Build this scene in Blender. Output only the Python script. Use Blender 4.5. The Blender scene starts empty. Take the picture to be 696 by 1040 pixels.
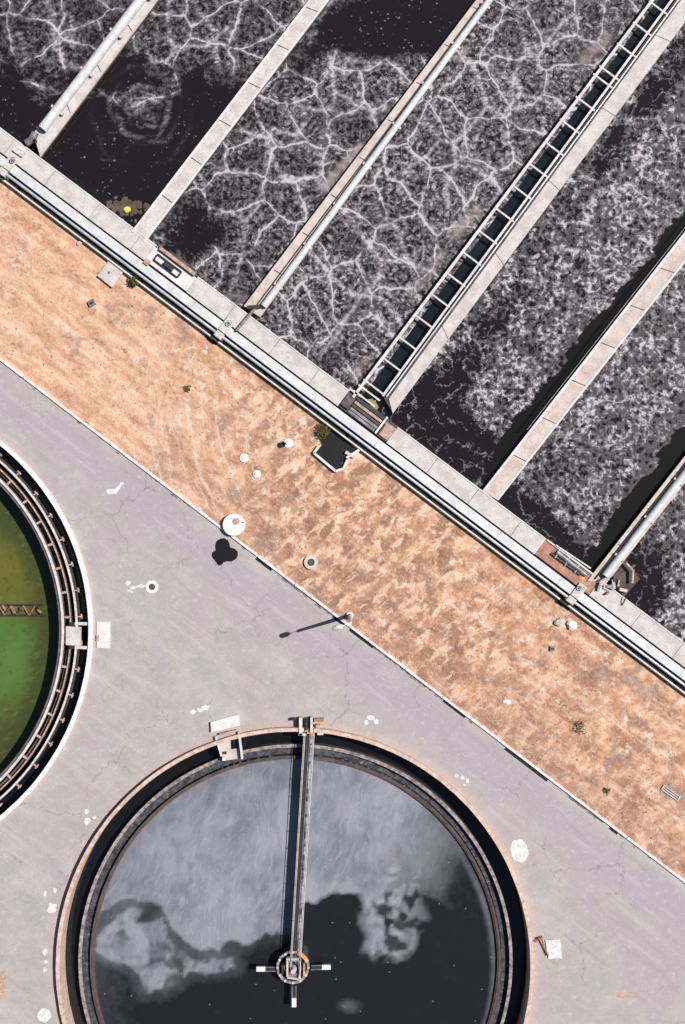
import bpy, bmesh, math, random
import numpy as np
from mathutils import Vector
from mathutils.geometry import tessellate_polygon
random.seed(7)
rng = np.random.default_rng(7)

# ------------------------------------------------------------------ camera, sky, sun
S = 0.08            # metres per plan unit (the plan is drawn 696 x 1040 units, x right, y down)
D = 90.0            # flying height of the drone
SUN_AZ = (0.958, 0.286)
SUN_EL = math.radians(55)
scene = bpy.context.scene
cam_data = bpy.data.cameras.new('camera')
cam = bpy.data.objects.new('camera', cam_data)
scene.collection.objects.link(cam)
cam.location = (0, 0, D)
cam.rotation_euler = (0, 0, 0)
cam_data.sensor_fit = 'VERTICAL'
cam_data.angle = 2 * math.atan(520 * S / D)
cam_data.clip_end = 5000
scene.camera = cam

world = bpy.data.worlds.new("World")
scene.world = world
world.use_nodes = True
wn = world.node_tree.nodes
bg = wn['Background']
sky = wn.new('ShaderNodeTexSky')
sky.sky_type = 'NISHITA'
sky.sun_disc = False
sky.sun_elevation = SUN_EL
sky.sun_rotation = math.atan2(SUN_AZ[0], SUN_AZ[1])
world.node_tree.links.new(sky.outputs[0], bg.inputs[0])
bg.inputs[1].default_value = 0.05

sl = bpy.data.lights.new('sun', 'SUN')
sl.energy = 5.0
sl.angle = math.radians(0.5)
sl.color = (1.0, 0.965, 0.92)
so = bpy.data.objects.new('sun', sl)
scene.collection.objects.link(so)
sv = Vector((SUN_AZ[0] * math.cos(SUN_EL), SUN_AZ[1] * math.cos(SUN_EL), math.sin(SUN_EL)))
so.rotation_euler = sv.to_track_quat('Z', 'Y').to_euler()
so.location = (60, 20, 80)

scene.view_settings.view_transform = 'Standard'
scene.view_settings.look = 'None'
scene.view_settings.gamma = 1
scene.view_settings.use_curve_mapping = False
scene.view_settings.exposure = 0.12

# ------------------------------------------------------------------ helpers
COL = scene.collection

def W(px, py, h=0.0):
    """plan units -> metres, for a point at height h"""
    k = S * (D - h) / D
    return ((px - 348) * k, (520 - py) * k)

class MB:
    def __init__(self):
        self.v = []; self.f = []; self.sm = []
    def add(self, vs, fs, smooth=False):
        o = len(self.v)
        self.v += [tuple(p) for p in vs]
        for f in fs:
            self.f.append([o + i for i in f]); self.sm.append(smooth)
    def prism(self, pts, z0, z1):
        """pts: world xy list, solid from z0 up to z1"""
        a = sum(pts[i][0] * pts[(i + 1) % len(pts)][1] - pts[(i + 1) % len(pts)][0] * pts[i][1] for i in range(len(pts)))
        if a < 0: pts = pts[::-1]
        n = len(pts)
        vs = [(x, y, z0) for x, y in pts] + [(x, y, z1) for x, y in pts]
        fs = [list(range(n))[::-1], list(range(n, 2 * n))]
        fs += [[i, (i + 1) % n, n + (i + 1) % n, n + i] for i in range(n)]
        self.add(vs, fs)
        return self
    def pp(self, pts, z0, z1):
        """prism whose plan-unit outline is drawn at its top height"""
        return self.prism([W(x, y, z1) for x, y in pts], z0, z1)
    def bar(self, a, b, w, z0, z1):
        """bar along a-b (plan units), w wide (plan units)"""
        dx, dy = b[0] - a[0], b[1] - a[1]
        L = math.hypot(dx, dy) or 1
        nx, ny = -dy / L * w / 2, dx / L * w / 2
        return self.pp([(a[0] + nx, a[1] + ny), (b[0] + nx, b[1] + ny), (b[0] - nx, b[1] - ny), (a[0] - nx, a[1] - ny)], z0, z1)
    def tube(self, pts, r, n=10, caps=True):
        """pts world xyz"""
        pts = [Vector(p) for p in pts]
        rs = r if isinstance(r, (list, tuple)) else [r] * len(pts)
        rings = []
        for i, p in enumerate(pts):
            if i == 0: d = pts[1] - p
            elif i == len(pts) - 1: d = p - pts[i - 1]
            else: d = (pts[i + 1] - pts[i - 1])
            d.normalize()
            up = Vector((0, 0, 1)) if abs(d.z) < .9 else Vector((1, 0, 0))
            u = d.cross(up).normalized(); w = u.cross(d)
            rings.append([p + (u * math.cos(2 * math.pi * k / n) + w * math.sin(2 * math.pi * k / n)) * rs[i] for k in range(n)])
        vs = [q for rg in rings for q in rg]
        fs = []
        for i in range(len(pts) - 1):
            for k in range(n):
                fs.append([i * n + k, i * n + (k + 1) % n, (i + 1) * n + (k + 1) % n, (i + 1) * n + k])
        self.add(vs, fs, True)
        if caps:
            self.add(rings[0], [list(range(n))]); self.add(rings[-1], [list(range(n))[::-1]])
        return self
    def ring(self, c, r0, r1, z0, z1, a0=0, a1=360, n=160, jit=0):
        """annular wall; c world xy, radii in metres"""
        full = abs(a1 - a0) >= 360
        m = n if full else n + 1
        vs = []
        for i in range(m):
            a = math.radians(a0 + (a1 - a0) * i / n)
            j = random.uniform(-jit, jit)
            for r, z in ((r0, z0), (r1, z0), (r1, z1), (r0, z1)):
                vs.append((c[0] + (r + j) * math.cos(a), c[1] + (r + j) * math.sin(a), z))
        fs = []
        for i in range(n):
            p, q = i * 4, ((i + 1) % m) * 4
            for k in range(4):
                fs.append([p + k, q + k, q + (k + 1) % 4, p + (k + 1) % 4][::-1])
        if not full:
            fs.append([0, 1, 2, 3]); e = (m - 1) * 4; fs.append([e + 3, e + 2, e + 1, e])
        self.add(vs, fs)
        return self
    def cyl(self, c, r, z0, z1, n=32, r_top=None):
        rt = r if r_top is None else r_top
        vs = [(c[0] + r * math.cos(2 * math.pi * k / n), c[1] + r * math.sin(2 * math.pi * k / n), z0) for k in range(n)]
        vs += [(c[0] + rt * math.cos(2 * math.pi * k / n), c[1] + rt * math.sin(2 * math.pi * k / n), z1) for k in range(n)]
        fs = [list(range(n))[::-1], list(range(n, 2 * n))] + [[k, (k + 1) % n, n + (k + 1) % n, n + k] for k in range(n)]
        self.add(vs, fs)
        return self
    def blob(self, c, rx, ry, rz, n=9, jit=.25):
        """uneven lump"""
        vs = [(c[0], c[1], c[2] + rz)]
        for j in range(1, 5):
            ph = math.pi * j / 5.0
            for k in range(n):
                a = 2 * math.pi * k / n
                q = 1 + random.uniform(-jit, jit)
                vs.append((c[0] + rx * q * math.sin(ph) * math.cos(a), c[1] + ry * q * math.sin(ph) * math.sin(a), c[2] + rz * math.cos(ph)))
        vs.append((c[0], c[1], c[2] - rz))
        fs = [[0, 1 + k, 1 + (k + 1) % n] for k in range(n)]
        for j in range(3):
            for k in range(n):
                fs.append([1 + j * n + k, 1 + (j + 1) * n + k, 1 + (j + 1) * n + (k + 1) % n, 1 + j * n + (k + 1) % n])
        e = len(vs) - 1
        fs += [[e, 1 + 3 * n + (k + 1) % n, 1 + 3 * n + k] for k in range(n)]
        self.add(vs, fs)
        return self
    def build(self, name, mat, parent=None, recalc=True):
        off = parent_loc(parent)
        me = bpy.data.meshes.new(name)
        vs = [(x - off[0], y - off[1], z - off[2]) for x, y, z in self.v]
        me.from_pydata(vs, [], self.f)
        me.polygons.foreach_set('use_smooth', self.sm)
        me.update()
        if recalc:
            bm = bmesh.new(); bm.from_mesh(me)
            bmesh.ops.recalc_face_normals(bm, faces=bm.faces)
            bm.to_mesh(me); bm.free()
        me.materials.append(mat)
        o = bpy.data.objects.new(name, me)
        COL.objects.link(o)
        if parent: o.parent = parent
        return o

def parent_loc(p):
    x = y = z = 0.0
    while p is not None:
        x += p.location.x; y += p.location.y; z += p.location.z
        p = p.parent
    return (x, y, z)

def tag(o, label=None, cat=None, group=None, kind=None):
    if label: o['label'] = label
    if cat: o['category'] = cat
    if group: o['group'] = group
    if kind: o['kind'] = kind
    return o

def thing(name, label, cat, px, py, z=0.0, group=None):
    o = bpy.data.objects.new(name, None)
    COL.objects.link(o)
    x, y = W(px, py, z)
    o.location = (x, y, z)
    o.empty_display_size = .3
    return tag(o, label, cat, group)

# ------------------------------------------------------------------ node helpers
class NT:
    def __init__(self, name):
        self.m = bpy.data.materials.new(name)
        self.m.use_nodes = True
        self.t = self.m.node_tree
        self.b = self.t.nodes['Principled BSDF']
        g = self.t.nodes.new('ShaderNodeNewGeometry')
        self.pos = g.outputs['Position']
    def n(self, kind, **kw):
        nd = self.t.nodes.new('ShaderNode' + kind)
        for k, v in kw.items():
            if k.startswith('i_'):
                self.set(nd.inputs[k[2:].replace('_', ' ')], v)
            else: setattr(nd, k, v)
        return nd
    def set(self, sock, v):
        if hasattr(v, 'is_linked') or isinstance(v, bpy.types.NodeSocket): self.t.links.new(v, sock)
        else:
            if isinstance(v, (tuple, list)) and len(v) == 3 and sock.type == 'RGBA': v = (*v, 1)
            sock.default_value = v
    def math(self, op, a, b=None, c=None, clamp=False):
        nd = self.t.nodes.new('ShaderNodeMath'); nd.operation = op; nd.use_clamp = clamp
        self.set(nd.inputs[0], a)
        if b is not None: self.set(nd.inputs[1], b)
        if c is not None: self.set(nd.inputs[2], c)
        return nd.outputs[0]
    def vmath(self, op, a, b=None, out=0):
        nd = self.t.nodes.new('ShaderNodeVectorMath'); nd.operation = op
        self.set(nd.inputs[0], a)
        if b is not None: self.set(nd.inputs[1], b)
        return nd.outputs[out]
    def scale(self, v, sc):
        nd = self.t.nodes.new('ShaderNodeVectorMath'); nd.operation = 'SCALE'
        self.set(nd.inputs[0], v); self.set(nd.inputs['Scale'], sc)
        return nd.outputs[0]
    def mapping(self, v, rot=0.0, scale=(1, 1, 1), loc=(0, 0, 0)):
        if rot:                                  # turn first, then stretch
            v = self.mapping(v, 0.0, (1, 1, 1), loc) if loc != (0, 0, 0) else v
            nd = self.t.nodes.new('ShaderNodeMapping'); self.set(nd.inputs['Vector'], v)
            nd.inputs['Rotation'].default_value = (0, 0, rot); v = nd.outputs[0]
            rot = 0.0; loc = (0, 0, 0)
        nd = self.t.nodes.new('ShaderNodeMapping'); nd.vector_type = 'POINT'
        self.set(nd.inputs['Vector'], v)
        nd.inputs['Location'].default_value = loc
        nd.inputs['Rotation'].default_value = (0, 0, rot)
        nd.inputs['Scale'].default_value = scale
        return nd.outputs[0]
    def noise(self, v, scale, detail=4, rough=.55, dist=0.0, color=False, typ=None):
        nd = self.t.nodes.new('ShaderNodeTexNoise')
        if typ: nd.noise_type = typ
        self.set(nd.inputs['Vector'], v)
        nd.inputs['Scale'].default_value = scale
        nd.inputs['Detail'].default_value = detail
        nd.inputs['Roughness'].default_value = rough
        nd.inputs['Distortion'].default_value = dist
        return nd.outputs[1 if color else 0]
    def vor(self, v, scale, feature='DISTANCE_TO_EDGE', rnd=1.0, out=0):
        nd = self.t.nodes.new('ShaderNodeTexVoronoi'); nd.voronoi_dimensions = '2D'; nd.feature = feature
        self.set(nd.inputs['Vector'], v)
        nd.inputs['Scale'].default_value = scale
        nd.inputs['Randomness'].default_value = rnd
        return nd.outputs[out]
    def mr(self, v, a, b, c=0.0, d=1.0, smooth=True):
        nd = self.t.nodes.new('ShaderNodeMapRange')
        nd.interpolation_type = 'SMOOTHSTEP' if smooth else 'LINEAR'
        self.set(nd.inputs[0], v)
        for i, x in enumerate((a, b, c, d)): self.set(nd.inputs[i + 1], x)
        return nd.outputs[0]
    def mix(self, f, a, b, mode='MIX'):
        nd = self.t.nodes.new('ShaderNodeMix'); nd.data_type = 'RGBA'; nd.blend_type = mode
        self.set(nd.inputs[0], f); self.set(nd.inputs[6], a); self.set(nd.inputs[7], b)
        return nd.outputs[2]
    def attr(self, name):
        nd = self.t.nodes.new('ShaderNodeAttribute'); nd.attribute_name = name
        return nd.outputs['Fac']
    def bump(self, h, strength=.3, dist=.05):
        nd = self.t.nodes.new('ShaderNodeBump')
        self.set(nd.inputs['Height'], h)
        nd.inputs['Strength'].default_value = strength
        nd.inputs['Distance'].default_value = dist
        self.t.links.new(nd.outputs[0], self.b.inputs['Normal'])
    def done(self, color, rough=.8, metal=0.0, spec=None):
        self.set(self.b.inputs['Base Color'], color)
        self.set(self.b.inputs['Roughness'], rough)
        self.set(self.b.inputs['Metallic'], metal)
        if spec is not None: self.set(self.b.inputs['Specular IOR Level'], spec)
        return self.m

def weathered(name, a, b, stain=(.12, .09, .08), st=.35, sc=1.2, rough=.85, metal=0.0, fine=.25, fs=9.0):
    """base colour a drifting to b, blotchy stains and fine grain"""
    t = NT(name)
    n1 = t.noise(t.pos, sc, 5, .6)
    n2 = t.noise(t.mapping(t.pos, loc=(31, 17, 3)), sc * 2.3, 6, .7)
    n3 = t.noise(t.mapping(t.pos, loc=(3, 57, 3)), fs, 3, .7)
    c = t.mix(t.mr(n1, .35, .65), a, b)
    c = t.mix(t.mr(n2, .56, .75, 0, st), c, stain)
    g = t.mr(n3, .3, .7, 1 - fine, 1 + fine * .6, False)
    c = t.mix(1.0, c, g, 'MULTIPLY')
    t.bump(n3, .25, .03)
    return t.done(c, rough, metal)

M = {}
M['concrete'] = weathered('pale_concrete', (.60, .55, .53), (.48, .43, .415), (.27, .20, .18), .6, fine=.25)
M['concrete_tan'] = weathered('tan_concrete', (.60, .51, .47), (.48, .39, .35), (.20, .14, .12), .5)
M['concrete_white'] = weathered('bleached_concrete', (.74, .70, .70), (.62, .57, .57), (.35, .30, .28), .35)
M['concrete_dark'] = weathered('damp_concrete', (.10, .08, .075), (.05, .04, .042), (.02, .018, .018), .6)
M['algae_wall'] = weathered('scummy_concrete', (.16, .12, .115), (.05, .05, .06), (.42, .38, .38), .8, 1.6)
M['rust_concrete'] = weathered('rust_stained_concrete', (.66, .50, .42), (.48, .34, .28), (.14, .09, .07), .8, 2.2)
M['duct'] = weathered('white_painted_duct', (.64, .64, .65), (.52, .52, .53), (.30, .27, .27), .55, 1.3, .6)
M['pipe'] = weathered('galvanised_pipe', (.62, .66, .72), (.45, .49, .55), (.2, .2, .22), .3, 1.5, .4, .3)
M['pipe_cream'] = weathered('cream_pipe', (.70, .68, .64), (.55, .52, .48), (.2, .17, .14), .4, 1.5, .5)
M['steel_dark'] = weathered('dark_steel', (.05, .05, .055), (.03, .03, .032), (.10, .06, .04), .5, 2, .5, .4)
M['steel_grey'] = weathered('grey_steel', (.30, .29, .31), (.15, .145, .155), (.06, .05, .05), .6, 2.5, .5, .3)
M['steel_white'] = weathered('white_painted_steel', (.70, .66, .64), (.52, .47, .46), (.28, .19, .16), .6, 2.4, .6)
M['rust'] = weathered('rusted_steel', (.42, .20, .12), (.25, .12, .08), (.08, .05, .04), .6, 3, .9)
M['rust_pale'] = weathered('pale_rusted_steel', (.55, .38, .30), (.35, .22, .17), (.12, .08, .07), .6, 3, .9)
M['orange'] = weathered('orange_rust', (.75, .34, .10), (.6, .28, .1), (.3, .12, .05), .5, 3, .9)
M['white'] = weathered('chalky_white', (.76, .75, .74), (.66, .65, .64), (.5, .45, .42), .3, 2.5, .8)
M['faded'] = weathered('faded_white_paint', (.74, .73, .72), (.56, .54, .53), (.42, .39, .385), .8, 3, .9, fine=.3)
M['black'] = weathered('wet_and_shade_black', (.005, .005, .0055), (.004, .004, .004), (.010, .010, .010), .5, 2, .35)
M['arm'] = weathered('slimy_rust', (.16, .09, .06), (.07, .05, .035), (.03, .03, .02), .6, 3, .9)
M['rim_white'] = weathered('painted_rim', (.78, .74, .74), (.66, .61, .61), (.45, .38, .37), .4, 2.2)
M['rust_floor'] = weathered('rusty_floor', (.46, .24, .17), (.30, .15, .11), (.60, .42, .34), .7, 1.8, .9)
M['scum_crust'] = weathered('crusted_concrete', (.40, .34, .33), (.14, .12, .13), (.05, .045, .05), .9, 2.2)
M['stone'] = weathered('broken_concrete', (.65, .60, .57), (.45, .41, .39), (.2, .17, .15), .5, 4, .9)
M['pipe_shade'] = weathered('painted_pipe_shade', (.05, .045, .04), (.03, .027, .025), (.10, .07, .05), .5, 2)  # near-black colour painted in for the shade under duct and pipes
M['leaf'] = weathered('green_leaves', (.09, .12, .02), (.05, .08, .015), (.16, .13, .03), .7, 4, .8)
M['leaf_yellow'] = weathered('yellow_green_leaves', (.14, .13, .02), (.07, .09, .015), (.2, .13, .03), .7, 4, .8)

# ---------------- road
def road_mat():
    t = NT('worn_road')
    # distance from kerb, measured across the road
    k = 0.763; L = math.hypot(1, k)
    sep = t.n('SeparateXYZ', i_Vector=t.pos)
    X, Y = sep.outputs[0], sep.outputs[1]
    # kerb: y_plan = 364.5 + .763 x_plan ; across = metres towards the tanks
    px = t.math('ADD', t.math('DIVIDE', X, S), 348); py = t.math('SUBTRACT', 520, t.math('DIVIDE', Y, S))
    across = t.math('DIVIDE', t.math('SUBTRACT', t.math('SUBTRACT', py, 364.5), t.math('MULTIPLY', px, k)), L)
    big = t.noise(t.pos, .16, 4, .55)
    al = t.mapping(t.pos, rot=math.atan(k), scale=(.12, 1.3, 1))
    streak = t.noise(al, 1.0, 5, .6)
    w1 = t.math('ADD', across, t.math('MULTIPLY', t.math('SUBTRACT', big, .5), 60))
    w1 = t.math('ADD', w1, t.math('MULTIPLY', t.math('SUBTRACT', streak, .5), 20))
    lil = t.math('MULTIPLY', t.mr(w1, 4, 16), t.mr(w1, 38, 62, 1, 0))
    lil2 = t.mr(t.noise(t.mapping(t.pos, loc=(9, 4, 0)), .11, 4, .6), .50, .62, 0, .8)
    lil = t.math('MAXIMUM', lil, lil2)
    grey = t.mix(t.mr(t.noise(t.mapping(t.pos, loc=(50, 9, 0)), .5, 6, .65), .35, .65), (.400, .358, .345), (.340, .312, .298))
    c = t.mix(t.math('MULTIPLY', lil, .9), grey, (.358, .298, .334))
    # rusty halo round the round tanks
    for (cx, cy, wd, st) in ((300, 979, 10, .40), (-150, 640, 8, .25)):
        wx, wy = W(cx, cy)
        d = t.vmath('DISTANCE', t.n('CombineXYZ', i_X=X, i_Y=Y).outputs[0], (wx, wy, 0), out=1)
        h = t.mr(t.math('ADD', d, t.math('MULTIPLY', t.math('SUBTRACT', t.noise(t.pos, .6, 5, .6), .5), 1.6)), 244 * S, (244 + wd) * S, st, 0)
        c = t.mix(h, c, (.47, .335, .29))
    sp = t.noise(t.pos, 2.2, 7, .7)
    c = t.mix(t.mr(sp, .52, .74, 0, .42), c, (.58, .56, .56))
    c = t.mix(t.mr(t.noise(t.mapping(t.pos, loc=(7, 70, 0)), 1.1, 8, .75), .56, .74, 0, .5), c, (.27, .235, .235))
    sb = t.noise(t.mapping(t.pos, loc=(77, 7, 0)), .28, 7, .66)
    c = t.mix(t.mr(sb, .52, .68, 0, .30), c, (.36, .29, .275))
    c = t.mix(t.mr(sb, .46, .34, 0, .28), c, (.50, .475, .465))
    # tyre smears
    c = t.mix(t.mr(streak, .54, .72, 0, .45), c, (.29, .255, .27))
    c = t.mix(t.mr(streak, .46, .32, 0, .40), c, (.46, .425, .43))
    warp = t.vmath('ADD', t.pos, t.scale(t.vmath('SUBTRACT', t.noise(t.pos, .7, 4, .6, color=True), (.5, .5, .5)), 2.4))
    cr = t.vor(warp, .17)
    gate = t.mr(t.noise(t.mapping(t.pos, loc=(3, 3, 3)), .25, 3, .5), .47, .58)
    c = t.mix(t.math('MULTIPLY', t.mr(cr, .001, .011, .55, 0), gate), c, (.17, .14, .135))
    warp2 = t.vmath('ADD', t.pos, t.scale(t.vmath('SUBTRACT', t.noise(t.pos, 1.3, 4, .6, color=True), (.5, .5, .5)), 1.8))
    cr2 = t.vor(warp2, .5)
    gate2 = t.mr(t.noise(t.mapping(t.pos, loc=(30, 3, 3)), .2, 3, .5), .46, .6)
    c = t.mix(t.math('MULTIPLY', t.mr(cr2, .002, .022, .38, 0), gate2), c, (.2, .17, .165))
    fine = t.noise(t.pos, 7, 4, .8)
    c = t.mix(1.0, c, t.mr(fine, .3, .7, .88, 1.10, False), 'MULTIPLY')
    t.bump(fine, .2, .03)
    return t.done(c, .9)
M['road'] = road_mat()

# ---------------- dry dirt
def dirt_mat():
    t = NT('dry_dirt')
    ang = math.atan(.76)
    wv = t.vmath('SUBTRACT', t.noise(t.pos, .30, 3, .5, color=True), (.5, .5, .5))
    wf = t.vmath('SUBTRACT', t.noise(t.pos, 1.6, 3, .6, color=True), (.5, .5, .5))
    warp = t.vmath('ADD', t.vmath('ADD', t.pos, t.scale(wv, 1.5)), t.scale(wf, .25))
    al = t.mapping(warp, rot=ang, scale=(.42, 1.1, 1))
    lng = t.mapping(t.vmath('ADD', t.pos, t.scale(wv, 1.2)), rot=ang, scale=(.10, 1.25, 1))
    n1 = t.noise(al, .75, 8, .66)
    n2 = t.noise(t.mapping(warp, loc=(40, 8, 1)), 1.15, 7, .70)
    n3 = t.noise(t.mapping(t.pos, loc=(4, 80, 1)), .14, 4, .6)
    ns = t.noise(lng, 1.1, 5, .6)
    g = t.noise(t.mapping(t.pos, loc=(4, 8, 51)), 3.6, 5, .8)
    c = t.mix(t.mr(n1, .38, .60), (.42, .20, .112), (.66, .385, .245))
    c = t.mix(t.mr(n2, .52, .62, 0, .85), c, (.78, .60, .48))
    c = t.mix(t.mr(n2, .46, .36, 0, .80), c, (.42, .19, .105))
    c = t.mix(t.mr(ns, .54, .70, 0, .6), c, (.80, .62, .50))
    c = t.mix(t.mr(ns, .46, .32, 0, .55), c, (.33, .16, .095))
    c = t.mix(t.mr(n3, .50, .66, 0, .45), c, (.74, .52, .39))
    # smoother and paler towards the left end, browner and clodded from the middle on
    sx = t.n('SeparateXYZ', i_Vector=t.pos)
    along = t.math('ADD', sx.outputs[0], t.math('MULTIPLY', t.math('SUBTRACT', n3, .5), 16))
    lf = t.mr(along, -18, -6, .55, 0)
    c = t.mix(lf, c, t.mix(t.mr(ns, .4, .6), (.58, .33, .21), (.74, .49, .345)))
    md = t.math('MULTIPLY', t.mr(along, -12, -3), t.mr(along, 4, 18, 1, .45))
    px_ = t.math('ADD', t.math('DIVIDE', sx.outputs[0], S), 348); py_ = t.math('SUBTRACT', 520, t.math('DIVIDE', sx.outputs[1], S))
    acr = t.math('SUBTRACT', t.math('ADD', t.math('MULTIPLY', px_, .763), 364.5), py_)        # 0 at the kerb
    acr = t.math('ADD', acr, t.math('MULTIPLY', t.math('SUBTRACT', t.noise(t.mapping(t.pos, loc=(19, 3, 0)), .22, 5, .6), .5), 320))
    low = t.math('MULTIPLY', t.mr(acr, 110, 20), t.mr(along, -16, -8))
    c = t.mix(t.math('MULTIPLY', low, t.mr(n1, .34, .60, .85, .25)), c, (.36, .20, .135))
    br_ = t.noise(t.mapping(warp, loc=(61, 8, 1)), .85, 5, .62)
    c = t.mix(t.math('MULTIPLY', md, t.mr(br_, .50, .59, 0, .85)), c, (.25, .135, .09))
    tg = t.noise(t.mapping(warp, rot=-.75, scale=(.55, 1.5, 1)), .80, 5, .62)
    c = t.mix(t.math('MULTIPLY', md, t.mr(tg, .52, .62, 0, .78)), c, (.80, .54, .39))
    c = t.mix(t.math('MULTIPLY', md, t.mr(tg, .48, .40, 0, .70)), c, (.34, .18, .115))
    # grey purple old wheel ground
    d = t.noise(t.mapping(warp, loc=(90, 8, 1)), .42, 6, .68)
    c = t.mix(t.mr(d, .54, .66, 0, .70), c, (.27, .175, .145))
    k_ = t.math('MULTIPLY', t.mr(n1, .46, .36), t.mr(g, .52, .42, 0, .6))
    c = t.mix(k_, c, (.15, .09, .07))
    # scraped arcs left by turning tyres
    cx, cy = W(420, 400)
    dd = t.vmath('DISTANCE', t.vmath('ADD', t.pos, t.scale(wv, .8)), (cx, cy, 0), out=1)
    rut = t.noise(t.n('CombineXYZ', i_X=t.math('MULTIPLY', dd, 2.2), i_Y=t.math('MULTIPLY', t.noise(t.pos, .2, 1, .5), 2)).outputs[0], 1.0, 4, .6)
    mx, my = W(205, 465)
    near = t.mr(t.vmath('DISTANCE', t.pos, (mx, my, 0), out=1), 2.5, 6.5, 1, 0)
    c = t.mix(t.math('MULTIPLY', near, t.mr(rut, .48, .66, .0, .42)), c, (.82, .68, .58))
    c = t.mix(t.math('MULTIPLY', near, t.mr(rut, .48, .40, 0, .4)), c, (.42, .24, .15))
    c = t.mix(t.mr(g, .54, .68, 0, .45), c, (.82, .66, .54))
    c = t.mix(t.mr(g, .46, .36, 0, .42), c, (.25, .13, .085))
    t.bump(t.math('ADD', n2, t.math('MULTIPLY', g, .6)), .6, .25)
    return t.done(c, .95)
M['dirt'] = dirt_mat()

def terrain_mat():
    t = NT('dry_field')
    c = t.mix(t.mr(t.noise(t.pos, .05, 6, .6), .4, .6), (.30, .24, .15), (.18, .17, .09))
    return t.done(c, .95)
M['terrain'] = terrain_mat()

# ---------------- foam on dark aeration water
def foam_mat():
    t = NT('foaming_water')
    dens = t.attr('foam_cover'); clump = t.attr('foam_clump'); olive = t.attr('olive_wall_shade'); line = t.attr('foam_ridge')
    fill = t.attr('foam_fill'); ring = t.attr('foam_ring')
    nz = t.vmath('SUBTRACT', t.noise(t.pos, .30, 2, .5, color=True), (.5, .5, .5))
    nf = t.vmath('SUBTRACT', t.noise(t.pos, 2.0, 3, .6, color=True), (.5, .5, .5))
    w = t.vmath('ADD', t.vmath('ADD', t.pos, t.scale(nz, 2.4)), t.scale(nf, .22))
    n_hi = t.noise(t.vmath('ADD', t.pos, t.scale(nf, .9)), 2.5, 5, .66)
    n_lo = t.noise(t.mapping(t.pos, loc=(12, 5, 0)), .32, 5, .62)
    n_mid = t.noise(t.mapping(t.pos, loc=(2, 55, 0)), 1.0, 5, .65)
    wa = t.vmath('ADD', w, t.scale(nf, .10))
    e1 = t.vor(w, .30); d1 = t.vor(w, .30, 'F1')
    e2 = t.vor(t.mapping(wa, loc=(5, 9, 0)), .95); e3 = t.vor(t.mapping(wa, loc=(15, 2, 0)), 2.4)
    l1 = t.math('MULTIPLY', t.mr(e1, .006, .034, 1, 0), t.mr(n_mid, .34, .52, .15, 1))
    halo = t.math('MULTIPLY', t.mr(e1, .0, .15, .34, 0), t.mr(n_hi, .36, .6, .2, 1))
    l2 = t.math('MULTIPLY', t.mr(e2, .0, .09, 1, 0), t.mr(n_mid, .40, .58, .05, 1))
    l3 = t.mr(e3, .0, .2, 1, 0)
    # faint rings round the middle of every cell
    arcs = t.math('SINE', t.math('ADD', t.math('MULTIPLY', d1, 42), t.math('MULTIPLY', n_mid, 18)))
    arcs = t.math('MULTIPLY', t.mr(arcs, .1, 1), t.mr(n_hi, .40, .58, 0, .42))
    fil = t.mr(n_hi, .44, .66, 0, .50)
    inner = t.math('ADD', t.math('ADD', fil, arcs), t.math('MULTIPLY', l3, t.mr(n_hi, .42, .62, .0, .22)))
    inner = t.math('ADD', inner, t.math('MULTIPLY', l2, .24))
    cell = t.math('ADD', t.math('MULTIPLY', inner, fill), t.math('MULTIPLY', l1, .78))
    cell = t.math('ADD', cell, halo)
    cell = t.math('ADD', cell, t.math('MULTIPLY', line, t.mr(n_hi, .3, .6, .45, .85)))
    cell = t.math('MULTIPLY', cell, t.mr(n_lo, .36, .60, .60, 1.10))
    # lumpy foam: soft grey clumps full of dark pinholes, pale clots and lace
    q = t.vmath('ADD', t.pos, t.scale(nf, .55))
    c2 = t.noise(t.mapping(q, loc=(8, 8, 0)), 2.6, 3, .6)
    c1 = t.noise(t.mapping(q, loc=(2, 9, 0)), .60, 4, .60)
    c5 = t.noise(t.mapping(q, loc=(41, 7, 0)), 1.25, 3, .6)
    ha = t.mr(t.math('ADD', t.vor(q, 1.45, 'F1'), t.math('MULTIPLY', t.math('SUBTRACT', c2, .5), .9)), .14, .38)
    hb = t.mr(t.math('ADD', t.vor(t.mapping(q, loc=(5, 5, 0)), 2.3, 'F1'), t.math('MULTIPLY', t.math('SUBTRACT', c2, .5), .7)), .08, .36)
    eg = t.mr(t.vor(q, 1.45), .0, .16, 1, 0)
    lace2 = t.mr(t.vor(t.mapping(q, loc=(9, 4, 0)), 2.0), .0, .15, 1, 0)
    lump = t.math('ADD', t.mr(c2, .40, .62, .06, .55), t.math('MULTIPLY', eg, t.mr(c2, .38, .55, .15, .50)))
    lump = t.math('ADD', lump, t.math('MULTIPLY', lace2, t.mr(c5, .40, .58, .08, .42)))
    lump = t.math('MULTIPLY', lump, t.mr(ha, 0, 1, .12, .94))
    lump = t.math('MULTIPLY', lump, t.mr(hb, 0, 1, .45, 1))
    lump = t.math('MULTIPLY', lump, t.mr(c5, .40, .52, .30, 1.05))
    lump = t.math('MULTIPLY', lump, t.mr(c1, .42, .54, .30, 1.12))
    clot = t.mr(t.noise(t.mapping(q, loc=(1, 71, 0)), 1.05, 3, .6), .565, .64)
    lump = t.math('ADD', lump, t.math('MULTIPLY', clot, t.mr(c2, .38, .56, .14, .46)))
    r1 = t.mr(t.math('ABSOLUTE', t.math('SUBTRACT', t.noise(t.mapping(q, loc=(3, 31, 0)), .55, 3, .5), .5)), .0, .020, 1, 0)
    lump = t.math('ADD', lump, t.math('MULTIPLY', r1, .22))
    lump = t.math('ADD', lump, t.math('MULTIPLY', line, .5))
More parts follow.
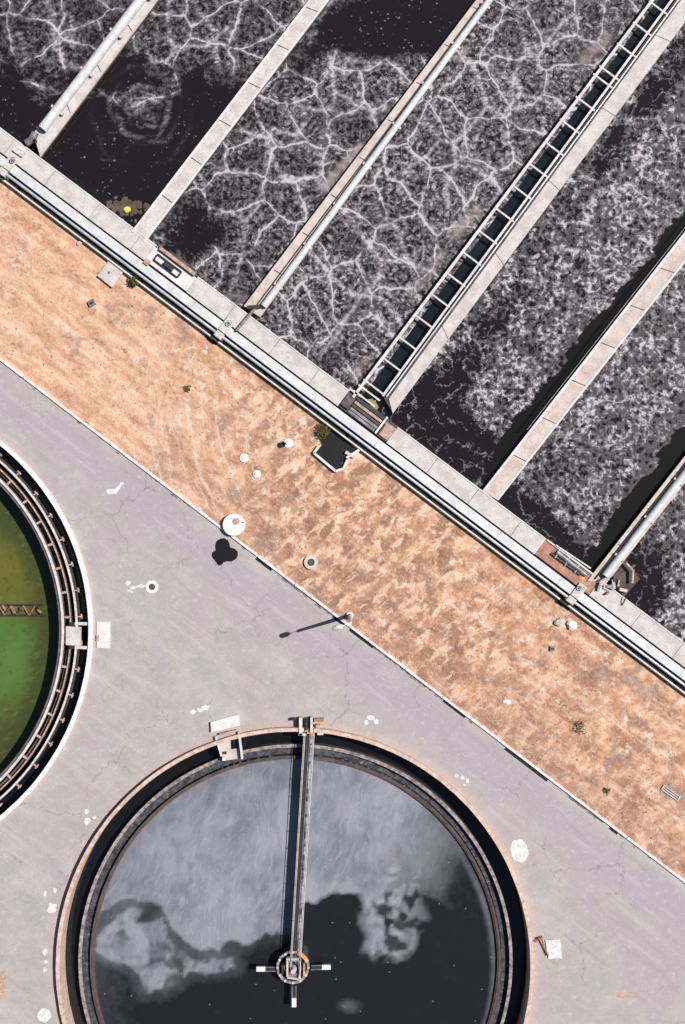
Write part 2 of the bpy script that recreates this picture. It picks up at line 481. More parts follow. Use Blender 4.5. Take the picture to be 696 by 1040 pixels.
    val = t.math('ADD', t.math('MULTIPLY', cell, t.math('SUBTRACT', 1, clump)), t.math('MULTIPLY', lump, clump))
    # thin out raggedly towards the bare water
    dn = t.math('ADD', dens, t.math('MULTIPLY', t.math('SUBTRACT', n_lo, .5), 1.3))
    dn = t.math('ADD', dn, t.math('MULTIPLY', t.math('SUBTRACT', n_mid, .5), 1.0))
    dn = t.math('ADD', dn, t.math('MULTIPLY', t.math('SUBTRACT', n_hi, .5), .5))
    dn = t.math('ADD', dn, t.math('MULTIPLY', t.math('MULTIPLY', t.math('SUBTRACT', c2, .5), clump), 1.6))
    cov = t.mr(dn, .02, .80)
    val = t.math('MULTIPLY', val, cov)
    val = t.math('ADD', val, t.math('MULTIPLY', ring, t.mr(n_hi, .36, .62, .1, .75)))
    spk = t.math('MULTIPLY', t.mr(t.vor(t.vmath('ADD', t.pos, t.scale(nf, .5)), 2.0, 'F1'), .20, .04), t.mr(n_mid, .50, .60, 0, .50))
    spk = t.math('MULTIPLY', spk, t.mr(n_hi, .42, .56))
    lace = t.math('MULTIPLY', t.math('MULTIPLY', r1, clump), t.mr(n_mid, .42, .56, 0, .40))
    spk = t.math('MULTIPLY', t.math('ADD', spk, lace), t.math('SUBTRACT', 1, cov))
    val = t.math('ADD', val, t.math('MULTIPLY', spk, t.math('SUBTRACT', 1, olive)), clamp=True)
    dark = t.mix(olive, (.0125, .0092, .0105), (.0095, .0090, .0072))  # olive tone is the walls' shade, put into the water colour
    foam = t.mix(t.mr(n_lo, .4, .6), (.48, .425, .48), (.44, .405, .435))
    c = t.mix(t.math('POWER', val, 1.2), dark, foam)
    tn = t.math('MULTIPLY', t.attr('foam_tan'), t.mr(n_mid, .35, .6, .35, 1))
    c = t.mix(tn, c, t.mix(n_hi, (.22, .15, .15), (.40, .31, .31)))
    t.bump(val, .25, .10)
    return t.done(c, t.mr(t.math('ADD', val, tn), 0, .10, .05, .85), 0.0)
M['foam'] = foam_mat()

def dark_water(name, col):
    t = NT(name)
    n = t.noise(t.pos, 1.2, 5, .6)
    c = t.mix(t.mr(n, .45, .7, 0, .5), col, tuple(x * 1.9 for x in col))
    t.bump(n, .15, .05)
    return t.done(c, .06)
M['water_dark'] = dark_water('dark_channel_water', (.007, .0075, .008))
M['water_teal'] = dark_water('still_channel_water', (.008, .012, .014))

def green_mat():
    t = NT('green_algae_water')
    wx, wy = W(-150, 640)
    d = t.vmath('DISTANCE', t.pos, (wx, wy, -2.2), out=1)
    n1 = t.noise(t.mapping(t.pos, rot=.3, scale=(1, .45, 1)), .5, 5, .6)
    n2 = t.noise(t.pos, 1.6, 6, .7)
    gx, gy = W(2, 672); yx, yy = W(-4, 585)
    dg = t.vmath('DISTANCE', t.mapping(t.pos, scale=(1, .55, 1)), (gx, gy * .55, -2.2), out=1)
    dy = t.vmath('DISTANCE', t.pos, (yx, yy, -2.2), out=1)
    wob = t.math('MULTIPLY', t.math('SUBTRACT', n2, .5), 2.4)
    c = t.mix(t.mr(n1, .42, .66), (.062, .066, .017), (.072, .110, .026))
    c = t.mix(t.mr(t.math('ADD', dg, t.math('MULTIPLY', wob, 2.0)), .2, 3.6, .75, 0), c, (.080, .185, .042))
    c = t.mix(t.mr(t.math('ADD', dy, t.math('MULTIPLY', wob, 2.0)), .2, 4.6, .65, 0), c, (.15, .135, .026))
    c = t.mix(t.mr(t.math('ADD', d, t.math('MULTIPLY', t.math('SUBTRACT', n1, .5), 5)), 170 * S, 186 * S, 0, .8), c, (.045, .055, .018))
    c = t.mix(t.mr(n2, .55, .72, 0, .55), c, (.13, .11, .03))
    c = t.mix(t.mr(t.noise(t.mapping(t.pos, rot=1.2, scale=(1, .35, 1)), 2.2, 5, .7), .54, .70, 0, .5), c, (.13, .15, .05))
    c = t.mix(t.mr(n2, .46, .34, 0, .5), c, (.03, .034, .012))
    return t.done(c, .08)
M['water_green'] = green_mat()

def scum_mat():
    t = NT('scum_on_water')
    a = t.attr('scum')
    n1 = t.noise(t.pos, 1.4, 7, .68)
    n2 = t.noise(t.mapping(t.pos, loc=(5, 5, 5)), .30, 4, .55)
    n3 = t.noise(t.mapping(t.pos, loc=(15, 5, 5)), 3.5, 4, .75)
    sw = t.vmath('ADD', t.pos, t.scale(t.noise(t.pos, .16, 3, .5, color=True), 5))
    wv = t.noise(t.mapping(sw, rot=.25, scale=(1.3, .6, 1)), .38, 8, .62)
    st = t.noise(t.mapping(sw, rot=.25, scale=(3.2, .4, 1)), 1.0, 5, .7)
    f = t.math('ADD', a, t.math('MULTIPLY', t.math('SUBTRACT', n1, .5), .22))
    f = t.mr(f, .02, .98, 0, 1, False)
    tone = t.mr(wv, .38, .64)
    scum = t.mix(tone, (.135, .148, .185), (.240, .243, .285))
    scum = t.mix(t.mr(n2, .45, .62, 0, .5), scum, (.255, .25, .295))
    scum = t.mix(t.mr(n3, .56, .74, 0, .35), scum, (.42, .41, .46))
    scum = t.mix(t.mr(st, .50, .66, 0, .38), scum, (.34, .34, .39))
    scum = t.mix(t.mr(st, .46, .32, 0, .18), scum, (.125, .135, .17))
    scum = t.mix(t.mr(n1, .42, .30, 0, .45), scum, (.12, .13, .165))
    c = t.mix(f, (.013, .0135, .016), scum)
    c = t.mix(t.mr(t.vor(t.vmath('ADD', t.pos, t.scale(n1, .4)), .32, 'F1'), .026, .01, 0, .35), c, (.4, .4, .42))
    return t.done(c, t.mr(f, 0, .4, .16, .55))
M['scum'] = scum_mat()

# ------------------------------------------------------------------ setting: terrain, road, dirt
C1 = (300, 979); C2 = (-150, 640)        # clarifier centres (plan units, ground)
RT = 244.0                                # tank outer radius (plan units)

def circle(c, r, n=120):
    x, y = W(*c)
    return [(x + r * S * math.cos(2 * math.pi * k / n), y + r * S * math.sin(2 * math.pi * k / n)) for k in range(n)]

def sheet(name, outer, holes, z, mat):
    polys = [[Vector((x, y, 0)) for x, y in outer]] + [[Vector((x, y, 0)) for x, y in h[::-1]] for h in holes]
    tris = tessellate_polygon(polys)
    vs = [(p.x, p.y, z) for poly in polys for p in poly]
    me = bpy.data.meshes.new(name)
    me.from_pydata(vs, [], [tuple(t) for t in tris])
    bm = bmesh.new(); bm.from_mesh(me)
    for f in bm.faces:
        f.normal_update()
        if f.normal.z < 0: f.normal_flip()
    bm.to_mesh(me); bm.free()
    me.materials.append(mat)
    o = bpy.data.objects.new(name, me); COL.objects.link(o)
    o['kind'] = 'structure'
    return o

kerb = lambda x: 364.5 + .763 * x
groove = lambda x: 154.5 + .7532 * x
holes = [circle(C1, RT - 3), circle(C2, RT - 3)]
big = 2500
sheet('terrain', [(-big, -big), (big, -big), (big, big), (-big, big)], [circle(C1, RT - 2), circle(C2, RT - 2)], -.02, M['terrain'])
XL, XR = -600, 1250
sheet('road', [W(XL, kerb(XL)), W(XR, kerb(XR)), W(XR, 1700), W(XL, 1700)], holes, 0.0, M['road'])
sheet('dirt_ground', [W(XL, groove(XL)), W(XR, groove(XR)), W(XR, kerb(XR)), W(XL, kerb(XL))], [], 0.004, M['dirt'])

# relief on the dirt: a dense sheet just above it would be lost at this height; clods and dry tufts instead
m = MB()
for i in range(2600):
    x = random.uniform(-20, 716); f_ = random.random()
    y0, y1 = groove(x) + 34, kerb(x) - 5
    y = y0 + (y1 - y0) * f_
    if y < -10 or y > 1050: continue
    X, Y = W(x, y)
    r = random.choice((.04, .05, .06, .07, .11))
    for q in range(3):
        a = random.uniform(0, 6.28)
        dx, dy = math.cos(a) * r, math.sin(a) * r
        h = r * random.uniform(.4, 1.1)
        m.add([(X - dy * .5, Y + dx * .5, .004), (X + dy * .5, Y - dx * .5, .004), (X + dx, Y + dy, h)], [[0, 1, 2]])
        m.add([(X, Y, .004), (X + dx * 1.2, Y + dy, .01), (X + dx * .4, Y + dy * .6, h * .9)], [[0, 1, 2]])
tuf = weathered('dry_tuft', (.62, .40, .27), (.42, .24, .15), (.8, .62, .48), .6, .8, .95)
o = m.build('dry_grass', tuf, recalc=False); tag(o, 'short dry tufts and clods scattered over the orange dirt strip', 'grass', kind='stuff')

# ------------------------------------------------------------------ kerb
k = MB(); x = XL
while x < XR:
    x2 = min(x + 37.5, XR)
    k.bar((x, kerb(x)), (x2 - .4, kerb(x2 - .4)), 2.5, -.1, .16)
    x = x2
o = k.build('kerb', M['concrete_white']); tag(o, 'long thin white kerb between grey road and orange dirt', 'kerb')

# ------------------------------------------------------------------ aeration basins
UX, UY = .7988, .6016                      # along the front wall (plan)
NX, NY = .6016, -.7988                     # into the basins
def G(x, d):                                # point at plan-x on the groove line pushed d units into the basins
    return (x + NX * d, groove(x) + NY * d)
HW = 1.0                                    # wall tops
HWAT = .45                                  # water level
YT = -260.0                                 # plan-y where the lanes end (well outside the frame)

def at_y(p, q, y):
    t_ = (y - p[1]) / (q[1] - p[1]); return (p[0] + (q[0] - p[0]) * t_, y)

# wall edges (left, right) at the tank front and at the top of the picture
walls = {
 1: ((34, 136), (138, 0), (41, 159), (160, 0)),
 2: ((134, 235), (314, 0), (147, 246), (334, 0)),
 3: ((248, 311), (484, 0), (264, 322), (500, 0)),
 4: ((358, 405), (663, 0), (392, 424), (712, 0)),
 5: ((490, 499), (694, 238), (506, 508), (696, 266)),
 6: ((597, 590), (694, 466), (616, 592), (694, 492)),
}
def edge(i, right, y):
    w = walls[i]; p, q = (w[2], w[3]) if right else (w[0], w[1])
    return at_y(p, q, y)

def wall_quad(i, f0=0.0, f1=1.0, y0=None, y1=YT):
    """part of a divider's width, from its foot at the front wall to y1"""
    w = walls[i]
    a = w[0]; b = w[2]
    a2, b2 = edge(i, 0, y1), edge(i, 1, y1)
    if y0 is not None: a, b = edge(i, 0, y0), edge(i, 1, y0 + (w[2][1] - w[0][1]))
    L = lambda p, q, f: (p[0] + (q[0] - p[0]) * f, p[1] + (q[1] - p[1]) * f)
    return [L(a, b, f0), L(a, b, f1), L(a2, b2, f1), L(a2, b2, f0)]

def slabs(quad, z0, z1, n, gap=.7, mb=None):
    """split a long quad into n slabs with open joints"""
    mb = mb or MB()
    a, b, c, d = quad
    L = math.hypot(d[0] - a[0], d[1] - a[1])
    for i in range(n):
        f0 = i / n + (gap / L / 2 if i else 0); f1 = (i + 1) / n - gap / L / 2
        l = lambda p, q, f: (p[0] + (q[0] - p[0]) * f, p[1] + (q[1] - p[1]) * f)
        mb.pp([l(a, d, f0), l(b, c, f0), l(b, c, f1), l(a, d, f1)], z0, z1)
    return mb

def pipe_line(a, b, z, r, n=12):
    A = W(a[0], a[1], z); B = W(b[0], b[1], z)
    return MB().tube([(A[0], A[1], z), (B[0], B[1], z)], r, n)

# --- front wall with its walkway
fw = thing('concrete_walkway', 'pale concrete walkway along the foot of all the basins', 'walkway', *G(300, 9))
x0, x1 = -420, 1000
MB().pp([G(x0, 18.6), G(x1, 18.6), G(x1, .9), G(x0, .9)], -.3, HW - .09).build('wall', M['concrete_dark'], fw)
# openings left in the deck
gaps = [(147, 189), (343, 392), (543, 598)]
xx = x0; cuts = []
while xx < x1:
    nx = xx + random.uniform(38, 46)
    g = [q for q in gaps if q[0] < nx and q[1] > xx]
    if g:
        if g[0][0] > xx + 2: cuts.append((xx, g[0][0]))
        if g[0][1] < x1: xx = g[0][1]
        continue
    cuts.append((xx, nx)); xx = nx
for a, b in cuts:
    MB().pp([G(a + .18, 19), G(b - .18, 19), G(b - .18, .5), G(a + .18, .5)], HW - .08, HW + random.uniform(-.004, .004)).build('deck_slab', M['concrete'], fw)
lip = MB()
for a, b in ((x0, 147), (189, 343), (392, 543), (598, x1)):
    lip.pp([G(a, 20.4), G(b, 20.4), G(b, 19.2), G(a, 19.2)], 0, HW + .04)
lip.build('edge_lip', M['concrete_white'], fw)

# --- divider walls
wlab = {
 1: ('divider_wall', 'narrow concrete divider wall carrying the white duct, nearest the top left corner', 'concrete'),
 2: ('divider_wall', 'bare pale concrete divider wall of jointed slabs with no pipe on it', 'concrete'),
 3: ('divider_wall', 'tan divider wall with a white pipe along its right edge, left of the ladder-like channel', 'concrete_tan'),
 5: ('divider_wall', 'pinkish tan divider wall right of the wide lumpy foam basin, thin rail on its left', 'concrete_tan'),
 6: ('divider_wall', 'divider wall nearest the right edge with a bluish white pipe on it', 'concrete_tan'),
}
for i, (nm, lb, mt) in wlab.items():
    q = wall_quad(i)
    r = thing(nm, lb, 'wall', (q[0][0] + q[1][0]) / 2, (q[0][1] + q[1][1]) / 2, 0, 'divider walls between the basins')
    MB().pp(q, -.3, HW - .07).build('wall', M['concrete_dark'], r)
    L = math.hypot(q[3][0] - q[0][0], q[3][1] - q[0][1])
    slabs(q, HW - .06, HW + .02, max(4, int(L / 46)), .9).build('deck', M[mt], r)
    # proud edge strips
    e = MB()
    qa = wall_quad(i, -.02, .10); qb = wall_quad(i, .90, 1.02)
    e.pp(qa, HW - .1, HW + .06); e.pp(qb, HW - .1, HW + .06)
    e.build('edge_strip', M['concrete_white'] if i in (2, 5) else M['concrete_tan'], r)

# white duct on wall 1, pipes on walls 3 and 6, rail on 5
def along(i, f, y0, y1, z, r, name, mat, label, cat, group=None, n=12, supports=True):
    a0, b0 = edge(i, 0, y0), edge(i, 1, y0); a1, b1 = edge(i, 0, y1), edge(i, 1, y1)
    A = (a0[0] + (b0[0] - a0[0]) * f, y0); B = (a1[0] + (b1[0] - a1[0]) * f, y1)
    t_ = thing(name, label, cat, A[0], A[1], HW, group)
    pipe_line(A, B, z, r, n).build('pipe', M[mat], t_)
    if supports:
        L = math.hypot(B[0] - A[0], B[1] - A[1]); k_ = int(L / 48)
        for j in range(k_):
            f_ = (j + .5) / k_
            p = (A[0] + (B[0] - A[0]) * f_, A[1] + (B[1] - A[1]) * f_)
            X, Y = W(p[0], p[1], z)
            dx, dy = (B[0] - A[0]) / L, -(B[1] - A[1]) / L
            mb = MB()
            w_ = r * 1.5; d_ = .10
            pts = [(X + dx * s1 * d_ - dy * s2 * w_, Y + dy * s1 * d_ + dx * s2 * w_) for s1, s2 in ((1, 1), (-1, 1), (-1, -1), (1, -1))]
            mb.prism(pts, HW + .02, z + .02 if r > .2 else z)
            mb.build('pipe_clamp', M['concrete_tan'], t_)
    return t_
along(1, .22, 131, YT, HW + .33, .38, 'air_duct', 'duct', 'thick white air duct on the wall nearest the top left corner', 'duct', None, 16)
along(3, .82, 311, YT, HW + .26, .27, 'air_pipe', 'duct', 'white air pipe on the tan wall left of the ladder-like channel', 'pipe', 'air pipes on the divider walls', 14)
along(3, .50, 309, YT, HW + .10, .05, 'conduit', 'steel_dark', 'thin dark conduit between tan walkway and white pipe', 'conduit', None, 8, False)
along(6, .66, 585, YT, HW + .28, .30, 'air_pipe', 'duct', 'bluish white air pipe on the wall nearest the right edge', 'pipe', 'air pipes on the divider walls', 14)
along(6, .28, 588, YT, HW + .08, .06, 'conduit', 'steel_dark', 'dark conduit beside the bluish white pipe at the right', 'conduit', None, 8, False)

# handrail on wall 5's left side
def handrail(name, pts, z, h, label, mat='steel_white', step=22, group=None):
    t_ = thing(name, label, 'handrail', pts[0][0], pts[0][1], z, group)
    rails = MB()
    for hh in (h, h * .5):
        rails.tube([(*W(x, y, z + hh), z + hh) for x, y in pts], .035, 6)
    rails.build('rail', M[mat], t_)
    for (a, b) in zip(pts[:-1], pts[1:]):
        L = math.hypot(b[0] - a[0], b[1] - a[1]); n_ = max(1, round(L / step))
        for j in range(n_ + 1):
            X, Y = W(a[0] + (b[0] - a[0]) * j / n_, a[1] + (b[1] - a[1]) * j / n_, z + h)
            MB().tube([(X, Y, z), (X, Y, z + h)], .035, 6).build('post', M[mat], t_)
    return t_
p5 = lambda y, f=.08: (edge(5, 0, y)[0] + f * 14, y)
handrail('handrail', [p5(436, -.25), p5(150, -.25)], HW + .06, .55, 'grey handrail along the left side of the pinkish tan wall', 'steel_grey')

# --- ladder-like channel on wall 4
ch = thing('settling_channel', 'narrow dark water channel crossed by white rungs like a ladder', 'channel', 370, 415)
LB = ((358, 405), (663, 0)); RB = ((388.5, 402), (441, 331), (552, 179), (682, 0))
LBt, RBt = at_y(LB[0], LB[1], YT), (872, YT)
def lerp(p, q, f): return (p[0] + (q[0] - p[0]) * f, p[1] + (q[1] - p[1]) * f)
MB().bar((357.5, 405), LBt, 2.8, -.3, HW + .10).build('side_beam', M['steel_white'], ch)
MB().bar((389, 402), (682.5, 0), 2.3, -.3, HW + .08).bar((682.5, 0), RBt, 2.3, -.3, HW + .08).build('side_beam', M['steel_white'], ch)
sq = [(389.6, 380), (405, 358.7), (422.8, 338), (439, 315), (454.8, 294.6), (471, 273), (487, 251.5), (503.5, 229.7), (521, 206),
      (538.5, 183.5), (554.5, 161.5), (570.5, 139.5), (586.7, 116.5), (602.7, 93.6), (628.5, 62), (644.7, 40), (661, 19), (677, -3)]
while sq[-1][1] > YT + 10: sq.append((sq[-1][0] + 16.4, sq[-1][1] - 22))
for j in range(len(sq) - 1):
    mid = lerp(sq[j], sq[j + 1], .5)
    ofs = [(0, 0)] if j != 13 else [(-3.2, 4.2), (3.0, -4.0)]
    for ox, oy in ofs:
        cx, cy = mid[0] + ox, mid[1] + oy
        MB().bar((cx - 9.6, cy - 7.2), (cx + 9.6, cy + 7.2), 1.7, HW - .10, HW + .05).build('rung', M['steel_white'], ch)
for cx, cy in ((380.5, 393.5), (375.5, 399), (370.5, 405)):
    MB().bar((cx - 11, cy - 8.3), (cx + 10.5, cy + 7.9), 1.7, HW - .10, HW + .05).build('rung', M['steel_white'], ch)
wch = MB().pp([(345, 425), (400, 425), (400 + 500, YT), (LBt[0] - 4, YT)], 0, 0.001)
MB().pp([(359, 406), (389, 403), RBt, LBt], .10, .30).build('water', M['water_teal'], ch)
# service line and walk right of the channel
w4 = thing('divider_wall', 'wide pale walkway wall on the right side of the ladder-like channel', 'wall', 388, 415, 0, 'divider walls between the basins')
wl = [(391.5, 404), (688, 0), at_y((391.5, 404), (688, 0), YT), (0, 0)]
qw = [(384, 406), (401, 419), (at_y((401, 419), (712, 0), YT)), (at_y((394, 404), (694, 0), YT))]
qw = [(386, 406), (399, 420), (579, 180), (571, 187), (715, 0)]
a, b, c, d = (390, 404), (399, 420), at_y((399, 420), (715, -3), YT), at_y((390, 404), (686, 0), YT)
MB().pp([a, b, c, d], -.3, HW - .07).build('wall', M['concrete_dark'], w4)
a2, d2 = (395, 405), at_y((395, 405), (692, 0), YT)
slabs([a2, b, c, d2], HW - .06, HW + .02, 9, .7).build('deck', M['concrete'], w4)
cd = thing('conduit', 'light grey conduit between white channel beam and wide walkway', 'conduit', 392, 404, HW)
pipe_line((392.5, 403), at_y((392.5, 403), (689, 0), YT), HW + .03, .07).build('pipe', M['pipe'], cd)

# far end wall of the basins (outside the picture)
fe = thing('end_wall', 'concrete end wall closing the far end of the basins', 'wall', 500, YT)
MB().bar((-60, YT - 4), (1300, YT - 4), 10, -.3, HW).build('wall', M['concrete'], fe)
for nm_, a_, b_ in (('far left', (-322, groove(-332) - 14), (-60, YT)), ('far right', (1010, groove(1000) - 14), (1290, YT))):
    sw_ = thing('side_wall', 'concrete side wall closing the ' + nm_ + ' basin, outside the picture', 'wall', *a_)
    MB().bar(a_, b_, 14, -.3, HW).build('wall', M['concrete'], sw_)

# --- water in the lanes with its foam cover
def ell(x, y, cx, cy, rx, ry, ang=0.0, soft=.5):
    a = math.radians(ang); dx, dy = x - cx, y - cy
    u = (dx * math.cos(a) + dy * math.sin(a)) / rx; v = (-dx * math.sin(a) + dy * math.cos(a)) / ry
    r = np.sqrt(u * u + v * v)
    return np.clip((1 + soft - r) / soft, 0, 1)

def seg_dist(x, y, p, q):
    dx, dy = q[0] - p[0], q[1] - p[1]; L2 = dx * dx + dy * dy + 1e-9
    t_ = np.clip(((x - p[0]) * dx + (y - p[1]) * dy) / L2, 0, 1)
    return np.hypot(x - p[0] - t_ * dx, y - p[1] - t_ * dy)

def vnoise(x, y, s, seed):
    r_ = np.random.default_rng(seed); g = r_.random((256, 256))
    u, v = x / s, y / s
    i, j = np.floor(u).astype(int), np.floor(v).astype(int); fu, fv = u - i, v - j
    fu = fu * fu * (3 - 2 * fu); fv = fv * fv * (3 - 2 * fv)
    a = g[i % 256, j % 256]; b = g[(i + 1) % 256, j % 256]; c = g[i % 256, (j + 1) % 256]; d = g[(i + 1) % 256, (j + 1) % 256]
    return (a * (1 - fu) + b * fu) * (1 - fv) + (c * (1 - fu) + d * fu) * fv - .5
def lane_water(name, c00, c10, c11, c01, dens, clump=0.0, fill=.8, bare=(), olive=(), ridges=(), step=2.6, rings=(), tan=()):
    """c00 front-left, c10 front-right, c11 far-right, c01 far-left (plan units at water level)"""
    Lu = math.hypot(c10[0] - c00[0], c10[1] - c00[1]); Lv = math.hypot(c01[0] - c00[0], c01[1] - c00[1])
    nu, nv = int(Lu / step) + 1, int(Lv / step) + 1
    u = np.linspace(0, 1, nu)[None, :]; v = np.linspace(0, 1, nv)[:, None]
    PX = (c00[0] * (1 - u) + c10[0] * u) * (1 - v) + (c01[0] * (1 - u) + c11[0] * u) * v
    PY = (c00[1] * (1 - u) + c10[1] * u) * (1 - v) + (c01[1] * (1 - u) + c11[1] * u) * v
    k_ = S * (D - HWAT) / D
    X = (PX - 348) * k_; Y = (520 - PY) * k_
    vs = np.stack([X.ravel(), Y.ravel(), np.full(X.size, HWAT)], 1)
    idx = np.arange(nu * nv).reshape(nv, nu)
    fs = np.stack([idx[:-1, :-1].ravel(), idx[:-1, 1:].ravel(), idx[1:, 1:].ravel(), idx[1:, :-1].ravel()], 1)
    me = bpy.data.meshes.new(name)
    me.from_pydata(vs.tolist(), [], fs.tolist())
    den = np.full(PX.shape, dens, float)
    for e in bare: den -= e[0] * ell(PX, PY, *e[1:])
    ol = np.zeros(PX.shape)  # wall shade painted into the water as dark olive strips without foam
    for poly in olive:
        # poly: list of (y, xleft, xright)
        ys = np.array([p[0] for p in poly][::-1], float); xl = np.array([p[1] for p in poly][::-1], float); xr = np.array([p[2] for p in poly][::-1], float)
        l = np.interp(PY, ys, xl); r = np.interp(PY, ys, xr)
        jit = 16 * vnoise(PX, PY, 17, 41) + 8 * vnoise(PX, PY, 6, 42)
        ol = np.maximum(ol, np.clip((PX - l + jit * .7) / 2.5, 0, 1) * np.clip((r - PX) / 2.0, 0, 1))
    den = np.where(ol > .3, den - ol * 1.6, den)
    rd = np.zeros(PX.shape)
    for pl in ridges:
        wd = pl[0]; pts = pl[1]
        for p, q in zip(pts[:-1], pts[1:]):
            rd = np.maximum(rd, np.clip(1 - seg_dist(PX, PY, p, q) / wd, 0, 1))
    rg = np.zeros(PX.shape)
    for (cx, cy, r, w_, s_) in rings:
        a = np.arctan2(PY - cy, PX - cx)
        rr = np.hypot(PX - cx, PY - cy) + 1.5 * np.sin(a * 5) + 1.2 * np.sin(a * 9 + 2)
        rg = np.maximum(rg, s_ * np.clip(1 - np.abs(rr - r) / w_, 0, 1) * (.55 + .45 * np.sin(a * 3 + r)))
    tn = np.zeros(PX.shape)
    for pl in tan:
        tn = np.maximum(tn, pl[2] * np.clip(1.4 - 1.4 * seg_dist(PX, PY, pl[1][0], pl[1][1]) / pl[0], 0, 1))
    for nm, arr in (('foam_tan', tn), ('foam_cover', den), ('foam_clump', np.full(PX.shape, float(clump))), ('olive_wall_shade', ol), ('foam_ridge', rd), ('foam_ring', rg), ('foam_fill', np.full(PX.shape, float(fill)))):
        at = me.attributes.new(nm, 'FLOAT', 'POINT'); at.data.foreach_set('value', arr.ravel().astype(np.float32))
    me.materials.append(M['foam'])
    o = bpy.data.objects.new(name, me); COL.objects.link(o); o['kind'] = 'structure'
    return o

def front_pt(x): return (x, groove(x - 12) - 16)
def lane(i_left, i_right, **kw):
    c00 = front_pt(walls[i_left][2][0] - 8) if i_left else (-320, -80)
    c10 = front_pt(walls[i_right][0][0] + 8) if i_right else front_pt(1000)
    c01 = edge(i_left, 1, YT) if i_left else (-60, YT)
    c11 = edge(i_right, 0, YT) if i_right else (1290, YT)
    c01 = (c01[0] - 4, c01[1]); c11 = (c11[0] + 4, c11[1])
    return lane_water('basin_water', c00, c10, c11, c01, **kw)

lane(None, 1, dens=.78, fill=.42, bare=((.8, 5, 125, 40, 22, 36, 1), (.35, 60, 100, 26, 20, -52), (.5, 0, 90, 22, 30, 0, 1), (.4, 95, 60, 12, 40, 37, 1)),
     ridges=((2.6, [(48, 0), (52, 14), (55, 36), (60, 52), (66, 66), (80, 70), (94, 58)]), (2.2, [(8, 38), (20, 34), (26, 60), (16, 82)]), (2, [(52, 14), (72, 14), (74, 34), (62, 42)])))
lane(1, 2, dens=.80, fill=.52, bare=((1.1, 76, 160, 56, 38, 0, .7), (1.0, 135, 185, 60, 42, 0, .7), (.42, 150, 110, 60, 44, 0, .6), (.5, 120, 62, 26, 24, 0, .5), (.5, 215, 95, 26, 26, 0), (.6, 190, 150, 40, 40, 0)),
     ridges=((2.5, [(172, 40), (178, 48), (196, 46), (208, 48), (222, 36)]), (2.2, [(196, 0), (206, 18), (222, 36), (232, 28)]), (2.2, [(178, 48), (170, 62), (150, 64), (132, 62)]), (2.4, [(172, 0), (170, 24), (178, 48)]), (2.2, [(218, 50), (222, 66), (228, 86)])),
     rings=((146, 112, 5, 3.5, .6), (147, 111, 11, 2.6, .5), (146, 112, 17, 2.6, .6), (145, 114, 26, 3.0, .75), (148, 110, 36, 4, .16), (144, 118, 50, 4, .10), (115, 150, 14, 2, .15)))
lane(2, 3, dens=.84, fill=.66, tan=((7, [(328, 192), (366, 150)], .8), (4, [(235, 300), (262, 306)], .4)), bare=((1.2, 410, 20, 62, 22, -10, .9), (1.1, 455, 10, 36, 36, 0, .8), (.45, 300, 60, 16, 14, 0, 1), (.55, 182, 238, 26, 30, 30, 1.0), (.35, 262, 122, 10, 16, 0, .8), (.3, 210, 225, 14, 20, 0, 1), (.5, 235, 300, 30, 10, 37)),
     ridges=((2.8, [(246, 66), (256, 48), (268, 40), (258, 22)]), (2.6, [(268, 40), (292, 46), (300, 58), (310, 54), (318, 32), (330, 40), (336, 62), (340, 92), (338, 112), (350, 118)]),
             (2.6, [(244, 132), (272, 140), (276, 130), (300, 138), (312, 122), (306, 108), (322, 112), (338, 112)]), (2.8, [(272, 140), (276, 160), (286, 178), (300, 182), (320, 180), (330, 192)]),
             (2.4, [(210, 210), (236, 216), (250, 224), (262, 210), (276, 160)]), (2.2, [(250, 224), (248, 250), (240, 280), (232, 300)]), (2.3, [(340, 92), (362, 106), (382, 116), (394, 108)]),
             (2.2, [(362, 40), (364, 52), (352, 60), (348, 78)]), (2.0, [(352, 60), (384, 64), (404, 66), (410, 86)])),
     rings=((376, 88, 10, 2.3, .5), (376, 88, 20, 2.4, .6), (328, 148, 8, 2, .6), (328, 148, 17, 2.4, .7)))
lane(3, 4, dens=1.05, fill=.82, tan=((7, [(462, 240), (484, 212)], .8), (8, [(594, 60), (616, 38)], .7), (6, [(418, 298), (450, 258)], .5), (5, [(466, 60), (474, 50)], .6), (6, [(360, 378), (372, 366)], .5)), bare=((.45, 340, 372, 50, 14, 37), (.4, 345, 362, 12, 9, 0), (.35, 565, 66, 14, 10, 0), (.25, 280, 325, 12, 25, 0), (.25, 590, 20, 20, 20, 0)),
     ridges=((2.8, [(478, 62), (490, 90), (494, 108), (480, 128), (460, 146), (446, 142), (430, 118)]), (2.6, [(494, 108), (512, 118), (520, 104), (530, 96), (548, 100), (562, 108)]),
             (2.6, [(478, 62), (500, 66), (512, 78), (526, 84), (530, 96)]), (3.2, [(350, 214), (368, 240), (386, 264), (388, 264), (414, 266), (438, 276)]), (2.6, [(388, 264), (384, 284), (368, 300), (356, 300)]),
             (3.2, [(368, 300), (350, 326), (336, 350), (326, 358)]), (2.8, [(368, 300), (388, 304), (402, 320), (408, 330)]), (2.5, [(313, 254), (334, 276), (352, 296), (368, 300)]),
             (2.8, [(460, 146), (464, 166), (452, 186), (456, 210)]), (2.2, [(446, 142), (432, 160), (412, 172), (404, 196)]), (2.4, [(464, 166), (484, 172), (504, 186)]),
             (2.4, [(520, 104), (520, 84), (534, 50), (530, 30)]), (2.2, [(534, 50), (556, 44), (572, 20), (586, 14)]), (2.2, [(380, 200), (386, 220), (404, 232), (414, 266)])))
